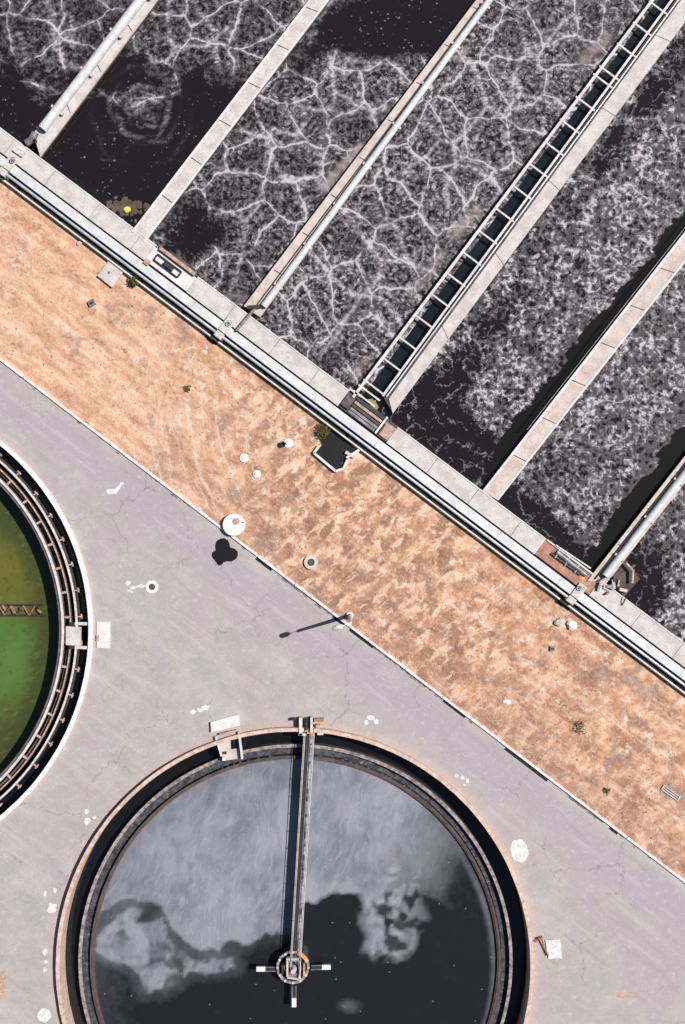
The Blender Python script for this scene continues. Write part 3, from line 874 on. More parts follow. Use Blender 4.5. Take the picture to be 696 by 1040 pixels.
lane(4, 5, dens=.95, clump=1.0, bare=((1.15, 425, 440, 42, 34, 20, 1.0), (.8, 470, 462, 30, 24, 0, 1.0), (.45, 540, 262, 26, 20, -40), (.45, 508, 315, 30, 12, -50), (.5, 588, 198, 30, 12, -53, .8), (.6, 640, 128, 40, 12, -53, .7), (.8, 684, 66, 36, 13, -53, .8), (.35, 618, 150, 20, 16, 0, 1), (.6, 478, 362, 40, 13, -53, .9), (.5, 445, 395, 30, 20, -53, 1)),
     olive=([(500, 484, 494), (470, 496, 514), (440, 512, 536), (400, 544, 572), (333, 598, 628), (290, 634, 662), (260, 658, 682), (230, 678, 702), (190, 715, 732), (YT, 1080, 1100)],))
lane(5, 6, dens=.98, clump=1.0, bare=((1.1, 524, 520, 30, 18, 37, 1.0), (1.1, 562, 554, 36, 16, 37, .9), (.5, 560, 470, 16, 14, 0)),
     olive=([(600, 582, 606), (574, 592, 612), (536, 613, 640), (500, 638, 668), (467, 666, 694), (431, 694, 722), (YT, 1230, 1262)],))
lane(6, None, dens=.85, clump=1.0, bare=((1.3, 640, 598, 26, 24, 37, .8), (.7, 655, 565, 16, 20, 0, 1)))

# --- duct and pipes outside the front wall
dt = thing('air_duct', 'long flat white air duct running beside the front walkway', 'duct', *G(300, -6))
dm = MB(); xx = x0
while xx < x1:
    nx = xx + 62; dm.pp([G(xx + .1, -1.3), G(nx - .1, -1.3), G(nx - .1, -10.2), G(xx + .1, -10.2)], .25, HW + .02); xx = nx
dm.build('duct', M['duct'], dt)
for j in range(22):
    x = -60 + j * 42
    MB().pp([G(x, -2.5), G(x + 1.6, -2.5), G(x + 1.6, -9.6), G(x, -9.6)], 0, .25).build('duct_foot', M['concrete_dark'], dt)
p1 = thing('water_pipe', 'bluish galvanised pipe beside the flat white duct', 'pipe', *G(300, -14), 0, 'pipes beside the white duct')
MB().tube([(*W(*G(x0, -14.0), .86), .86), (*W(*G(x1, -14.0), .86), .86)], .115, 12).build('pipe', M['pipe'], p1)
p2 = thing('water_pipe', 'thin cream pipe, outermost, along the edge of the orange dirt', 'pipe', *G(300, -20.5), 0, 'pipes beside the white duct')
MB().tube([(*W(*G(x0, -20.6), .36), .36), (*W(*G(x1, -20.6), .36), .36)], .085, 10).build('pipe', M['pipe_cream'], p2)
for j in range(22):
    x = -55 + j * 42
    MB().pp([G(x, -12.2), G(x + 1.2, -12.2), G(x + 1.2, -15.8), G(x, -15.8)], .004, .80).build('support', M['steel_dark'], p1)
    MB().pp([G(x, -19.6), G(x + 1.0, -19.6), G(x + 1.0, -21.6), G(x, -21.6)], .004, .30).build('support', M['steel_dark'], p2)
# dark strip: shade of duct and pipes painted onto the ground
gb = MB().pp([G(x0, -1.0), G(x1, -1.0), G(x1, -19.5), G(x0, -19.5)], -.01, .012).build('pipe_shade_strip', M['pipe_shade']); gb['kind'] = 'structure'

# --- junction boxes where dividers meet the duct
def junction(x, label, big_=1.0):
    t_ = thing('pipe_junction', label, 'junction box', *G(x, -8), 0, 'junction boxes on the pipe run')
    b_ = MB(); b_.pp([G(x - 3.4, -10.8), G(x + 3.6, -10.8), G(x + 3.6, -17.4), G(x - 3.4, -17.4)], .1, HW + .12); b_.build('box', M['stone'], t_)
    c_ = MB(); c_.pp([G(x - 3, 5.5), G(x + 4.4, 5.5), G(x + 4.4, -9.8), G(x - 3, -9.8)], HW + .02, HW + .16); c_.build('cover', M['stone'], t_)
    v_ = MB(); X, Y = W(*G(x + 1, 2), HW + .5); v_.tube([(X, Y, HW + .1), (X, Y, HW + .5)], .06, 8); v_.ring((X, Y), .14, .2, HW + .46, HW + .52, n=16); v_.build('valve', M['steel_grey'], t_)
    e_ = MB(); e_.pp([G(x - 9, -17.6), G(x + 4, -17.6), G(x + 3, -25), G(x - 8, -25)], 0, .02); e_.build('box_shade', M['black'], t_)  # shadow beside the box, painted as a flat black patch
junction(11, 'pinkish junction box on the pipe run below the top left duct')
junction(231, 'pinkish junction box on the pipe run at the foot of the white pipe')
junction(589, 'pinkish junction box on the pipe run close to the right edge')

# --- equipment in the walkway openings
def sluice(name, label, cat, pts, z=HW):
    return thing(name, label, cat, pts[0], pts[1], z)
# opening 1: long dark gate frame with white trough
g1 = thing('sluice_gate', 'purplish sluice gate frame and white trough beside the bare slab wall', 'sluice gate', *G(168, 10), .9)
MB().pp([G(147, 18), G(189, 18), G(189, 1), G(147, 1)], .88, .93).build('base', M['concrete_white'], g1)
MB().pp([G(150, 22), G(186, 22), G(186, 18.5), G(150, 18.5)], .9, 1.25).build('gate_beam', M['rust_pale'], g1)
MB().pp([G(158, 24.5), G(184, 24.5), G(184, 20.4), G(158, 20.4)], .9, 1.12).build('gate_leaf', M['concrete_dark'], g1)
f = MB()
for a, b in (((152, 14), (176, 14)), ((152, 7), (176, 7)), ((152, 14), (152, 7)), ((176, 14), (176, 7))):
    f.bar(G(*a), G(*b), 1.2, .93, 1.12)
f.build('frame', M['steel_dark'], g1)
MB().pp([G(160, 12.5), G(169, 12.5), G(169, 8.5), G(160, 8.5)], .93, 1.3).build('gearbox', M['steel_dark'], g1)
MB().pp([G(146.5, 4), G(151, 4), G(151, -2), G(146.5, -2)], 1.0, 1.2).build('foot_block', M['rust_pale'], g1)

# opening 2: screens under the ladder channel
g2 = thing('screen_machine', 'dark grey screening machine of parallel bars at the foot of the ladder-like channel', 'machine', *G(366, 10), .8)
MB().pp([G(343, 21), G(392, 21), G(392, 1), G(343, 1)], .78, .84).build('base', M['concrete_dark'], g2)
for d_, z_, mt in ((18.2, 1.2, 'steel_dark'), (14.5, 1.1, 'rust_pale'), (10.6, 1.15, 'concrete_dark'), (6.8, 1.05, 'steel_grey'), (3.2, 1.0, 'steel_grey')):
    MB().pp([G(352, d_ + 1.4), G(379, d_ + 1.4), G(379, d_ - 1.4), G(352, d_ - 1.4)], .84, z_).build('screen_bar', M[mt], g2)
MB().pp([G(343.5, 17), G(351, 17), G(351, 4), G(343.5, 4)], .84, 1.15).build('motor_box', M['algae_wall'], g2)
MB().bar(G(380.5, 22), G(380.5, 1.5), 2.0, .84, 1.25).build('end_frame', M['concrete_white'], g2)
MB().bar(G(342, 22), G(350, 22), 2.0, .84, 1.1).build('end_beam', M['concrete'], g2)
h2 = thing('hatch', 'rusty brown square hatch with white side in the walkway', 'hatch', *G(387, 10), .86)
MB().pp([G(382.5, 17.5), G(392, 17.5), G(392, 3), G(382.5, 3)], .84, .97).build('cover', M['rust_pale'], h2)
MB().pp([G(382, 15), G(383.3, 15), G(383.3, 3), G(382, 3)], .97, 1.1).build('frame', M['steel_dark'], h2)

# opening 3: rusty pit with a machine
g3 = thing('scum_skimmer', 'grey skimmer machine lying over the rusty orange pit', 'machine', *G(577, 10), .8)
MB().pp([G(543, 19), G(598, 19), G(598, 1), G(543, 1)], .6, .935).build('pit_floor', M['rust_floor'], g3)
MB().bar(G(544, 20), G(590, 20), 1.6, .6, 1.05).build('lip', M['concrete_white'], g3)
MB().tube([(*W(*G(556, 16), 1.0), 1.0), (*W(*G(586, 15), 1.0), 1.0)], .22, 10).build('drum', M['steel_grey'], g3)
MB().tube([(*W(*G(553, 11), .95), .95), (*W(*G(582, 11.5), .95), .95)], .14, 8).build('shaft', M['steel_dark'], g3)
for x in (557, 567, 577):
    MB().bar(G(x, 19), G(x + 1, 10), 1.5, .7, 1.12).build('arm', M['steel_grey'], g3)
MB().bar(G(552, 21), G(586, 23.5), 1.3, .7, 1.15).build('scraper', M['concrete_white'], g3)
bk = MB().blob((*W(*G(585, 9.5), .85), .85), .3, .26, .2, 9, .2).build('float_ball', M['orange']); tag(bk, 'orange float ball in the rusty pit of the walkway', 'float')

# machine cluster at foot of the right-hand pipe
g4 = thing('valve_cluster', 'jumble of dark valves and pale blocks at the foot of the bluish white pipe', 'valve', 618, 592, HW)
random.seed(11)
MB().pp([(612, 580), (634, 566), (650, 588), (634, 606)], .2, HW - .28).build('platform', M['concrete_dark'], g4)
for j in range(16):
    x = 608 + random.uniform(0, 26); y = 590 + (x - 608) * .55 + random.uniform(-13, 8)
    a = random.uniform(0, 3.1); L = random.uniform(2, 5)
    MB().bar((x - math.cos(a) * L, y - math.sin(a) * L), (x + math.cos(a) * L, y + math.sin(a) * L), random.uniform(1.5, 3.5), HW - .3, HW + random.uniform(.1, .4)).build(
        random.choice(('valve_body', 'bracket')), M[random.choice(('steel_dark', 'stone', 'concrete', 'rust_pale', 'steel_grey', 'algae_wall'))], g4)
MB().tube([(*W(636, 572, 1.2), 1.2), (*W(643, 580, 1.2), 1.2), (*W(642, 592, 1.1), 1.1)], .12, 8).build('elbow_pipe', M['rust_pale'], g4)
# extra kit at foot of duct 1 and pipe 3
g5 = thing('duct_elbow', 'dark elbow and flange where the thick duct meets the walkway', 'elbow', 33, 144, HW)
MB().tube([(*W(36, 135, 1.3), 1.3), (*W(33, 141, 1.3), 1.3), (*W(27, 145, 1.2), 1.1)], .30, 12).build('elbow', M['steel_grey'], g5)
MB().bar((28, 138), (36, 143), 3, HW, HW + .5).build('flange', M['black'], g5)
MB().bar((14, 150), (24, 157), 6, HW + .02, HW + .2).build('flange', M['stone'], g5)
g6 = thing('pipe_elbow', 'dark flange and downpipe at the foot of the white pipe on the tan wall', 'elbow', 258, 314, HW)
MB().bar((251, 312), (264, 311), 3.4, HW + .03, HW + .42).build('flange', M['steel_dark'], g6)
MB().tube([(*W(259, 313, 1.2), 1.2), (*W(248, 326, 1.2), 1.2), (*W(240, 336, 1.2), 1.2)], .13, 10).build('downpipe', M['steel_grey'], g6)
# yellow float in brown scum, corner of the second lane
s_ = MB()
random.seed(3)
for j in range(60):
    x = random.gauss(128, 9); y = random.gauss(211, 4.5)
    s_.blob((*W(x, y, HWAT), HWAT + .004), random.uniform(.1, .32), random.uniform(.1, .3), .03, 7, .4)
o = s_.build('scum_raft', weathered('brown_scum', (.11, .075, .05), (.06, .045, .035), (.22, .14, .06), .5, 2.5)); tag(o, 'brown raft of scum in the corner between walkway and bare slab wall', 'scum', kind='stuff')
yf = MB().blob((*W(129, 212.5, .6), .55), .30, .26, .16, 10, .15).build('float_ball', weathered('yellow_float', (.85, .68, .16), (.75, .5, .08), (.5, .3, .05), .3, 4)); tag(yf, 'yellow float ball in brown scum at the basin corner', 'float')
# pinkish spill shelf against wall 3
# ------------------------------------------------------------------ clarifiers
def ringpx(mb, c, r0, r1, z0, z1, **kw):
    kk = S * (D - z1) / D
    x, y = W(c[0], c[1])
    return mb.ring((x, y), r0 * kk, r1 * kk, z0, z1, **kw)

def disc_water(name, c, r, z, mat, step=0.16, fn=None):
    x0_, y0_ = W(*c); kk = S * (D - z) / D; R_ = r * kk
    if fn is None:
        m_ = MB(); n_ = 96
        m_.add([(x0_ + R_ * math.cos(2 * math.pi * i / n_), y0_ + R_ * math.sin(2 * math.pi * i / n_), z) for i in range(n_)], [list(range(n_))])
        o = m_.build(name, mat, recalc=False)
    else:
        n_ = int(2 * R_ / step); g_ = np.linspace(-R_, R_, n_)
        X, Y = np.meshgrid(x0_ + g_, y0_ + g_)
        PX = X / (S * (D - z) / D) + 348; PY = 520 - Y / (S * (D - z) / D)
        val = fn(PX, PY)
        ins = (np.hypot(X - x0_, Y - y0_) < R_)
        idx = -np.ones(X.shape, int); idx[ins] = np.arange(ins.sum())
        vs = np.stack([X[ins], Y[ins], np.full(ins.sum(), z)], 1)
        q = np.stack([idx[:-1, :-1], idx[:-1, 1:], idx[1:, 1:], idx[1:, :-1]], -1).reshape(-1, 4)
        q = q[(q >= 0).all(1)]
        me = bpy.data.meshes.new(name); me.from_pydata(vs.tolist(), [], q.tolist())
        at = me.attributes.new('scum', 'FLOAT', 'POINT'); at.data.foreach_set('value', val[ins].astype(np.float32))
        me.materials.append(mat); o = bpy.data.objects.new(name, me); COL.objects.link(o)
    o['kind'] = 'structure'
    return o

# ---- lower clarifier
ZW = -.85
def poly_sd(x, y, pts):
    """signed distance (positive inside)"""
    d = np.full(x.shape, 1e9); ins = np.zeros(x.shape, bool)
    n_ = len(pts)
    for i in range(n_):
        p, q = pts[i], pts[(i + 1) % n_]
        d = np.minimum(d, seg_dist(x, y, p, q))
        cond = ((p[1] > y) != (q[1] > y)) & (x < (q[0] - p[0]) * (y - p[1]) / (q[1] - p[1] + 1e-12) + p[0])
        ins ^= cond
    return np.where(ins, d, -d)
def scum_fn(x, y):
    nx = x + 10 * vnoise(x, y, 18, 1) + 3 * vnoise(x, y, 6, 2) + 1.5 * vnoise(x, y, 3, 8)
    ny = y + 10 * vnoise(x, y, 18, 3) + 3 * vnoise(x, y, 6, 4) + 1.5 * vnoise(x, y, 3, 9)
    up = poly_sd(nx, ny, [(60, 930), (112, 922), (140, 912), (152, 918), (172, 938), (186, 956), (204, 962), (222, 966), (234, 958), (262, 954), (284, 948), (300, 946), (306, 922),
                          (326, 912), (345, 904), (366, 908), (384, 912), (398, 908), (424, 905), (450, 920), (480, 940), (525, 950), (540, 700), (60, 700)])
    isl = poly_sd(nx, ny, [(100, 950), (112, 936), (128, 928), (136, 920), (141, 926), (136, 936), (148, 938), (162, 934), (168, 946), (176, 962), (196, 972), (226, 974), (240, 972), (240, 984),
                           (214, 990), (196, 990), (184, 998), (172, 1006), (152, 1006), (146, 992), (128, 978), (112, 974), (98, 966)])
    rt = poly_sd(nx, ny, [(362, 890), (400, 872), (436, 868), (434, 930), (420, 962), (402, 976), (380, 972), (366, 962), (372, 940), (368, 918)])
    f1 = np.clip(up / 4 + .5, 0, 1); f2 = np.clip(isl / 4 + .5, 0, 1) * .95; f3 = np.clip(rt / 4 + .5, 0, 1) * .85
    # thins out towards the right hand side
    fade = np.clip(1 - (x - 410 + (y - 800) * .62 + 34 * vnoise(x, y, 26, 5) + 16 * vnoise(x, y, 9, 15)) / 140, .03, 1) ** 1.2
    fade = fade * np.clip(1.12 - (np.hypot(x - 298, y - 981) - 120) / 260 * (x < 298), .6, 1)
    f1 = f1 * fade; 
    hole = np.clip((vnoise(nx, ny, 9, 6) - .05) * 6, 0, 1) * np.clip(poly_sd(x, y, [(376, 905), (415, 888), (424, 905), (415, 945), (385, 955)]) / 6 + .5, 0, 1)
    tex = np.clip(.62 + 1.5 * vnoise(nx, ny, 12, 31) + 1.3 * vnoise(nx, ny, 5, 32), .12, 1)
    f3 = np.clip(rt / 12 + .5, 0, 1) * tex * np.clip(1.15 - (x - 395) / 60, .3, 1) * (1 - .8 * hole)
    hole2 = np.clip((vnoise(nx, ny, 8, 16) - .12) * 6, 0, 1) * np.clip(poly_sd(x, y, [(140, 975), (238, 960), (240, 990), (150, 1010)]) / 6 + .5, 0, 1)
    f2 = f2 * (1 - .65 * hole2) * np.clip(.85 + .9 * vnoise(nx, ny, 14, 33) + .6 * vnoise(nx, ny, 5, 34), .3, 1)
    base = .15 * np.clip(1 - (x - 90) / 60, 0, 1) + .22 * np.clip((isl + 14) / 14, 0, 1) + .18 * np.clip((up + 14) / 14, 0, 1) * (x < 300)
    spots = .35 * np.clip(1 - np.hypot((x - 355) / 16, (y - 1022) / 10), 0, 1)
    edgefade = .35 * np.clip(1 - np.abs(np.hypot(x - 298, y - 981) - 204) / 6, 0, 1)
    return np.clip(np.maximum.reduce([f1, f2, f3, base, spots, edgefade]), 0, 1)

C1W = (300, 979)
ck = thing('clarifier_tank', 'round clarifier tank holding grey blue scum and black water', 'tank', *C1)
ringpx(MB(), C1, 239.2, 243.0, -3, .62, jit=.012).build('outer_wall', M['rust_concrete'], ck)
ringpx(MB(), C1, 217.4, 220.6, -.66, -.50).build('launder_edge', M['scum_crust'], ck)
ringpx(MB(), C1, 217.6, 220.4, -3, -.66).build('launder_wall', M['concrete_dark'], ck)
ringpx(MB(), C1, 209, 217, -3, -.95).build('launder_floor', weathered('launder_scum', (.075, .078, .092), (.02, .02, .024), (.40, .38, .41), .9, 2.0), ck)
ringpx(MB(), C1, 206.2, 208.8, -3, -.55).build('weir', M['concrete_dark'], ck)
ringpx(MB(), C1, 204.9, 206.0, -1.3, -.62).build('weir_plate', M['arm'], ck)
disc_water('clarifier_water', C1, 209, ZW, M['scum'], fn=scum_fn)
kk = MB(); ringpx(kk, C1, 219, 240, -1.4, -1.3); o = kk.build('channel_water', M['water_dark']); o['kind'] = 'structure'
# a little scum clinging inside: small pale floats along the launder on the right
random.seed(5)

# bridge
br = thing('clarifier_bridge', 'long narrow steel bridge from tank rim to centre column', 'bridge', 314, 738, .4)
def BL(f, off): # centre line of the bridge
    a, b = (314.5, 738), (299.5, 990)
    x, y = a[0] + (b[0] - a[0]) * f, a[1] + (b[1] - a[1]) * f
    return (x + off, y + off * .06)
ZB = .28
for off in (-4.6, 4.6):
    MB().bar(BL(0, off), BL(1, off), 1.8, ZB - .35, ZB + .06).build('girder', M['concrete_tan'] if off < 0 else M['steel_white'], br)
MB().bar(BL(0, -1.7), BL(1, -1.7), 4.0, ZB - .10, ZB - .04).build('deck', M['steel_dark'], br)
MB().bar(BL(0.02, 1.9), BL(.96, 1.9), 2.4, ZB - .04, ZB + .0).build('grating', weathered('pale_grating', (.42, .42, .47), (.06, .065, .08), (.03, .03, .03), .8, 1.6), br)
for off in (-4.6, 4.6):
    r_ = MB(); A = W(*BL(0, off), ZB + .4); B = W(*BL(1, off), ZB + .4)
    r_.tube([(*A, ZB + .4), (*B, ZB + .4)], .03, 6)
    r_.build('handrail', M['steel_grey'], br)
    for j in range(15):
        A = W(*BL(j / 14, off), ZB + .3)
        MB().tube([(*A, ZB), (*A, ZB + .4)], .025, 5).build('post', M['steel_grey'], br)
# end carriage on the rim
ec = thing('end_carriage', 'white bracket and rusty drive where the steel bridge meets the rim', 'drive unit', 314, 737, .4)
MB().bar((305.5, 729), (305.5, 747), 3.2, .1, .75).build('bracket', M['steel_white'], ec)
MB().bar((303.5, 746), (311, 746), 2.2, .1, .75).build('bracket', M['steel_white'], ec)
MB().bar((296.5, 730.5), (303.5, 730.5), 2.6, .1, .5).build('buffer', M['steel_dark'], ec)
MB().bar((311.5, 730), (311.5, 742), 2.4, .1, .8).build('motor', M['steel_dark'], ec)
MB().bar((316.5, 729), (316.5, 744), 2.2, .1, .9).build('frame', M['steel_white'], ec)
MB().bar((312, 744.5), (319, 744.5), 1.6, .1, .95).build('frame', M['orange'], ec)
MB().bar((319.5, 731.5), (329, 731.5), 3.4, .05, .5).build('buffer', M['rust'], ec)
MB().bar((321, 738.5), (325, 738.5), 5, .1, .55).build('gear_housing', M['rust_pale'], ec)
MB().bar((322.5, 745), (328.5, 745), 3, .1, .6).build('bracket', M['steel_white'], ec)

# centre column
cc = thing('centre_column', 'round rusty centre column with white tipped arms at the bridge end', 'column', 298, 984, ZW)
hc = W(297.5, 983.5, .5)
q = MB().ring(hc, 1.14, 1.34, .12, .30, n=48, jit=.03); q.build('feed_well', M['scum_crust'], cc)
MB().ring(hc, 1.16, 1.32, -1.3, .12, n=48).build('feed_well_wall', M['steel_dark'], cc)
MB().cyl(hc, 1.1, -1.3, -.95, 40).build('well_water', M['black'], cc)
MB().ring(hc, .52, .70, -.95, .42, n=24).build('column_ring', M['steel_grey'], cc)
for a, b, nm, mt in (((292, 976), (292, 992), 'frame', 'concrete_tan'), ((304.5, 974), (304.5, 995), 'frame', 'steel_white'), ((292, 993), (304.5, 995), 'frame', 'concrete_tan'),
                     ((291, 974.5), (306, 974.5), 'frame', 'pipe'), ((287, 980), (287, 990), 'bracket', 'steel_dark'), ((309, 979), (309, 993), 'bracket', 'rust_pale')):
    MB().bar(a, b, 2.0, .2, .62).build(nm, M[mt], cc)
MB().cyl(W(298, 987, .9), .28, .2, .9, 16, .2).build('drive_motor', M['stone'], cc)
for j in range(12):
    a = j * math.pi / 6
    X, Y = hc[0] + 1.24 * math.cos(a), hc[1] + 1.24 * math.sin(a)
    MB().cyl((X, Y), .1, .3, .38, 8).build('bolt', M['stone'], cc)
MB().ring(hc, 1.10, 1.38, .31, .36, a0=22, a1=72, n=16).build('orange_cover', M['orange'], cc)
for tip, root in (((260.5, 984.5), (281, 984.5)), ((336, 982.5), (316, 983)), ((298.8, 1023), (298.8, 1001))):
    dx, dy = tip[0] - root[0], tip[1] - root[1]; L = math.hypot(dx, dy); nx_, ny_ = -dy / L, dx / L
    for s_ in (-2, 2):
        MB().bar((root[0] + nx_ * s_, root[1] + ny_ * s_), (tip[0] + nx_ * s_, tip[1] + ny_ * s_), .8, .0, .12).build('arm', M['steel_grey'], cc)
    MB().bar((root[0], root[1]), (root[0] + dx * .55, root[1] + dy * .55), 2.2, -.05, .03).build('arm_web', M['steel_dark'], cc)
    MB().bar((tip[0] - dx / L * 9, tip[1] - dy / L * 9), tip, 4.6, .0, .22).build('arm_tip', M['white'], cc)

# access platform on the lower tank rim
ap = thing('access_slab', 'pale concrete slab at the top left of the lower tank rim', 'slab', 229, 735)
MB().pp([(214, 733.5), (242, 725.5), (244, 737), (214.5, 744)], -.05, .30).build('slab', M['concrete_white'], ap)
st_ = thing('access_platform', 'small railed platform reaching over the channel below the pale slab', 'platform', 232, 755)
MB().pp([(221, 748), (243, 743), (246, 770), (226, 773)], -.25, -.15).build('platform', M['concrete_tan'], st_)
MB().pp([(234, 746), (241, 745), (242, 760), (235, 761)], -.15, -.12).build('opening', M['black'], st_)
for a, b in (((219, 748), (225, 768)), ((242.5, 743), (246, 771))):
    MB().bar(a, b, 1.8, -.2, .35).build('side_rail', M['steel_white'], st_)
MB().bar((226, 771), (229, 771), 3.4, -.15, .2).build('corner_block', M['white'], st_)
MB().bar((223, 752), (228, 752), 2.4, -.15, .1).build('bracket', M['steel_dark'], st_)
MB().bar((227, 765), (230, 765), 2.4, -.15, .1).build('bracket', M['steel_dark'], st_)
MB().bar((223, 746), (240, 742.3), 2, -.15, .42).build('end_rail', M['rust_pale'], st_)

# outlet pipe on the right of the lower tank
op = thing('outlet_slab', 'white square slab beside the right rim of the lower tank', 'slab', 562, 963)
MB().pp([(554, 955), (569, 954), (571, 973), (557, 974)], .0, .10).build('slab', M['faded'], op)
pp_ = thing('drain_pipe', 'rusty bent drain pipe leaning on the white square slab', 'pipe', 549, 956)
MB().tube([(*W(543, 957, .3), .25), (*W(550, 954, .3), .3), (*W(557, 971, .2), .2)], .07, 8).build('pipe', M['rust'], pp_)
MB().bar((547.5, 954.5), (551.5, 953.5), 3, .02, .42).build('joint', M['rust'], pp_)

# ---- left clarifier
cg = thing('clarifier_tank', 'round clarifier tank full of green algae water at the left edge', 'tank', *C2)
ringpx(MB(), C2, 241.6, 246.0, -.1, .30, jit=.01).build('outer_wall', M['rim_white'], cg)
ringpx(MB(), C2, 241.7, 245.9, -3, -.1).build('lower_wall', M['concrete_dark'], cg)
ringpx(MB(), C2, 226.4, 228.4, -.22, -.10).build('weir_ring', M['steel_white'], cg)
ringpx(MB(), C2, 226.5, 228.2, -3, -.22).build('weir_wall', M['concrete_dark'], cg)
ringpx(MB(), C2, 219.6, 220.9, -.36, -.30).build('launder_edge', M['rust_pale'], cg)
ringpx(MB(), C2, 219.7, 220.8, -3, -.36).build('launder_side', M['concrete_dark'], cg)
ringpx(MB(), C2, 215, 219.5, -3, -.72).build('launder_floor', weathered('launder_silt', (.16, .11, .10), (.08, .06, .06), (.36, .24, .19), .7, 2.2), cg)
ringpx(MB(), C2, 212.8, 215.2, -.12, .02).build('baffle_ring', M['steel_white'], cg)
ringpx(MB(), C2, 209.5, 213.4, -3.2, -.12).build('inner_wall', M['algae_wall'], cg)
kk = MB(); ringpx(kk, C2, 221, 242, -1.5, -1.4); o = kk.build('channel_water', M['water_dark']); o['kind'] = 'structure'
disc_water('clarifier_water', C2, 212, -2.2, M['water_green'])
kx, ky = W(*C2)
brk = None
nb = 54
for j in range(nb):
    a = math.radians(3.4 + j * 360 / nb)
    deg = (3.4 + j * 360 / nb + 180) % 360 - 180
    if abs(deg) > 110 or abs(deg - 0) < 3: continue
    r0, r1 = 228 * S, 234 * S
    ca, sa = math.cos(a), math.sin(a)
    m_ = MB()
    def P(r, t): return (kx + r * ca - t * sa, ky + r * sa + t * ca)
    m_.prism([P(r0, -.05), P(r1, -.05), P(r1, .05), P(r0, .05)], -.25, -.08)
    m_.prism([P(r1 - .14, -.2), P(r1 - .04, -.2), P(r1 - .04, .2), P(r1 - .14, .2)], -.25, -.10)
    m_.build('bracket', M['rust_pale'], cg)
    m_ = MB(); m_.prism([P(215.4 * S, -.09), P(220 * S, -.09), P(220 * S, .09), P(215.4 * S, .09)], -.35, -.2)
    m_.build('brace', M['rust_pale'], cg)
gp = thing('access_platform', 'small pale platform with rails crossing the channel of the left tank', 'platform', 75, 645)
MB().pp([(67, 636), (82, 637), (82, 656), (67, 655)], -.35, -.02).build('platform', M['concrete'], gp)
MB().bar((76, 633.5), (91.5, 633.5), 3, -.2, .10).build('side_rail', M['steel_white'], gp)
MB().bar((76, 657.5), (91.5, 658), 3, -.2, .10).build('side_rail', M['steel_white'], gp)
MB().bar((73, 632), (73, 637), 5, -.2, -.05).build('end_plate', M['steel_dark'], gp)
MB().bar((73, 655.5), (73, 659), 5, -.2, -.05).build('end_plate', M['steel_dark'], gp)
sb = thing('access_slab', 'pale rectangular slab on the road beside the left tank rim', 'slab', 105, 645)
MB().pp([(98.5, 631.5), (112, 631.5), (112, 658.5), (98.5, 658)], 0, .09).build('slab', M['concrete_white'], sb)
MB().pp([(97.5, 645), (100.5, 645), (100.5, 651), (97.5, 651)], .09, .16).build('bolt_plate', M['rust_pale'], sb)
# scraper arm of the left tank
sa_ = thing('scraper_arm', 'rusty lattice scraper arm lying across the green water', 'arm', 20, 620, -1.0)
m_ = MB()
for oy in (-5.5, 5):
    m_.bar((-150, 620 + oy), (43, 620 + oy), 1.4, -2.1, -1.9)
m_.build('chord', M['steel_dark'], sa_)
random.seed(9)
for j in range(26):
    x = 42 - j * 6.2
    s2 = 1 if j % 2 else -1
    MB().bar((x, 620 - 5 * s2), (x - 6.2, 620 + 5 * s2), 1.1, -2.1, -1.87).build('lattice', M[random.choice(('arm', 'arm', 'rust', 'steel_dark'))], sa_)
for j in range(6):
    x = 38 - j * 9; MB().bar((x, 616 + random.uniform(-2, 6)), (x + 4, 619 + random.uniform(-2, 5)), 2.2, -2.05, -1.8).build('bracket', M[random.choice(('arm', 'rust', 'black'))], sa_)
gc = thing('centre_column', 'centre column of the green tank, outside the picture', 'column', -150, 640, -1.2)
MB().ring(W(*C2), 1.1, 1.4, -1.3, .3, n=40).build('feed_well', M['rust_pale'], gc)

# ------------------------------------------------------------------ things on the dirt
def disc_thing(name, label, cat, px, py, r, h, mat, ring_=None, group=None):
    t_ = thing(name, label, cat, px, py)
    c = W(px, py, h)
    MB().cyl(c, r * S, -.05, h, 28, r * S * .96).build('shaft', M[mat], t_)
    if ring_:
        dx, dy, rr, rm = ring_
        cc_ = W(px + dx, py + dy, h)
        MB().cyl(cc_, rr * S, h, h + .05, 18).build('lid', M[rm], t_)
    return t_
big_ = disc_thing('manhole_shaft', 'large white round shaft with a small hatch, by the kerb', 'manhole', 237.5, 533, 11.5, .55, 'white', (2.5, -3.5, 3.6, 'rust_pale'))
MB().tube([(*W(248, 530, .6), .55), (*W(248, 530, 1.0), .9)], .04, 6).build('vent_pipe', M['steel_grey'], big_)
t1 = thing('manhole', 'small pale manhole ring with dark lid on the orange dirt', 'manhole', 316, 571)
MB().ring(W(316, 571), .30, .56, 0, .22, n=28).build('ring', M['concrete'], t1)
MB().cyl(W(316, 571), .3, 0, .10, 20).build('lid', M['concrete_dark'], t1)
t2 = thing('manhole', 'small white manhole ring with dark lid on the grey road', 'manhole', 154.5, 596)
MB().ring(W(154.5, 596), .27, .52, 0, .05, n=28).build('ring', M['white'], t2)
MB().cyl(W(154.5, 596), .27, -.02, .03, 20).build('lid', M['concrete_dark'], t2)
for (px, py, r, lb) in ((247.5, 465, 5, 'white round cap on the dirt, the smoother one on its own'), (260.5, 481.5, 4.5, 'small white round cap closest to the large white shaft'), (292.5, 450, 5.2, 'white round cap with a dark pipe mouth beside it')):
    t_ = thing('capped_vent', lb, 'vent', px, py, 0, 'white caps on the dirt')
    MB().cyl(W(px, py, .2), r * S, 0, .12, 20, r * S * .8).build('cap', M['white'], t_)
    MB().cyl(W(px, py, .2), r * S * .5, .12, .2, 16, r * S * .35).build('knob', M['white'], t_)
tp = thing('pipe_stub', 'short black upright pipe stub beside a white cap', 'pipe', 287.5, 451)
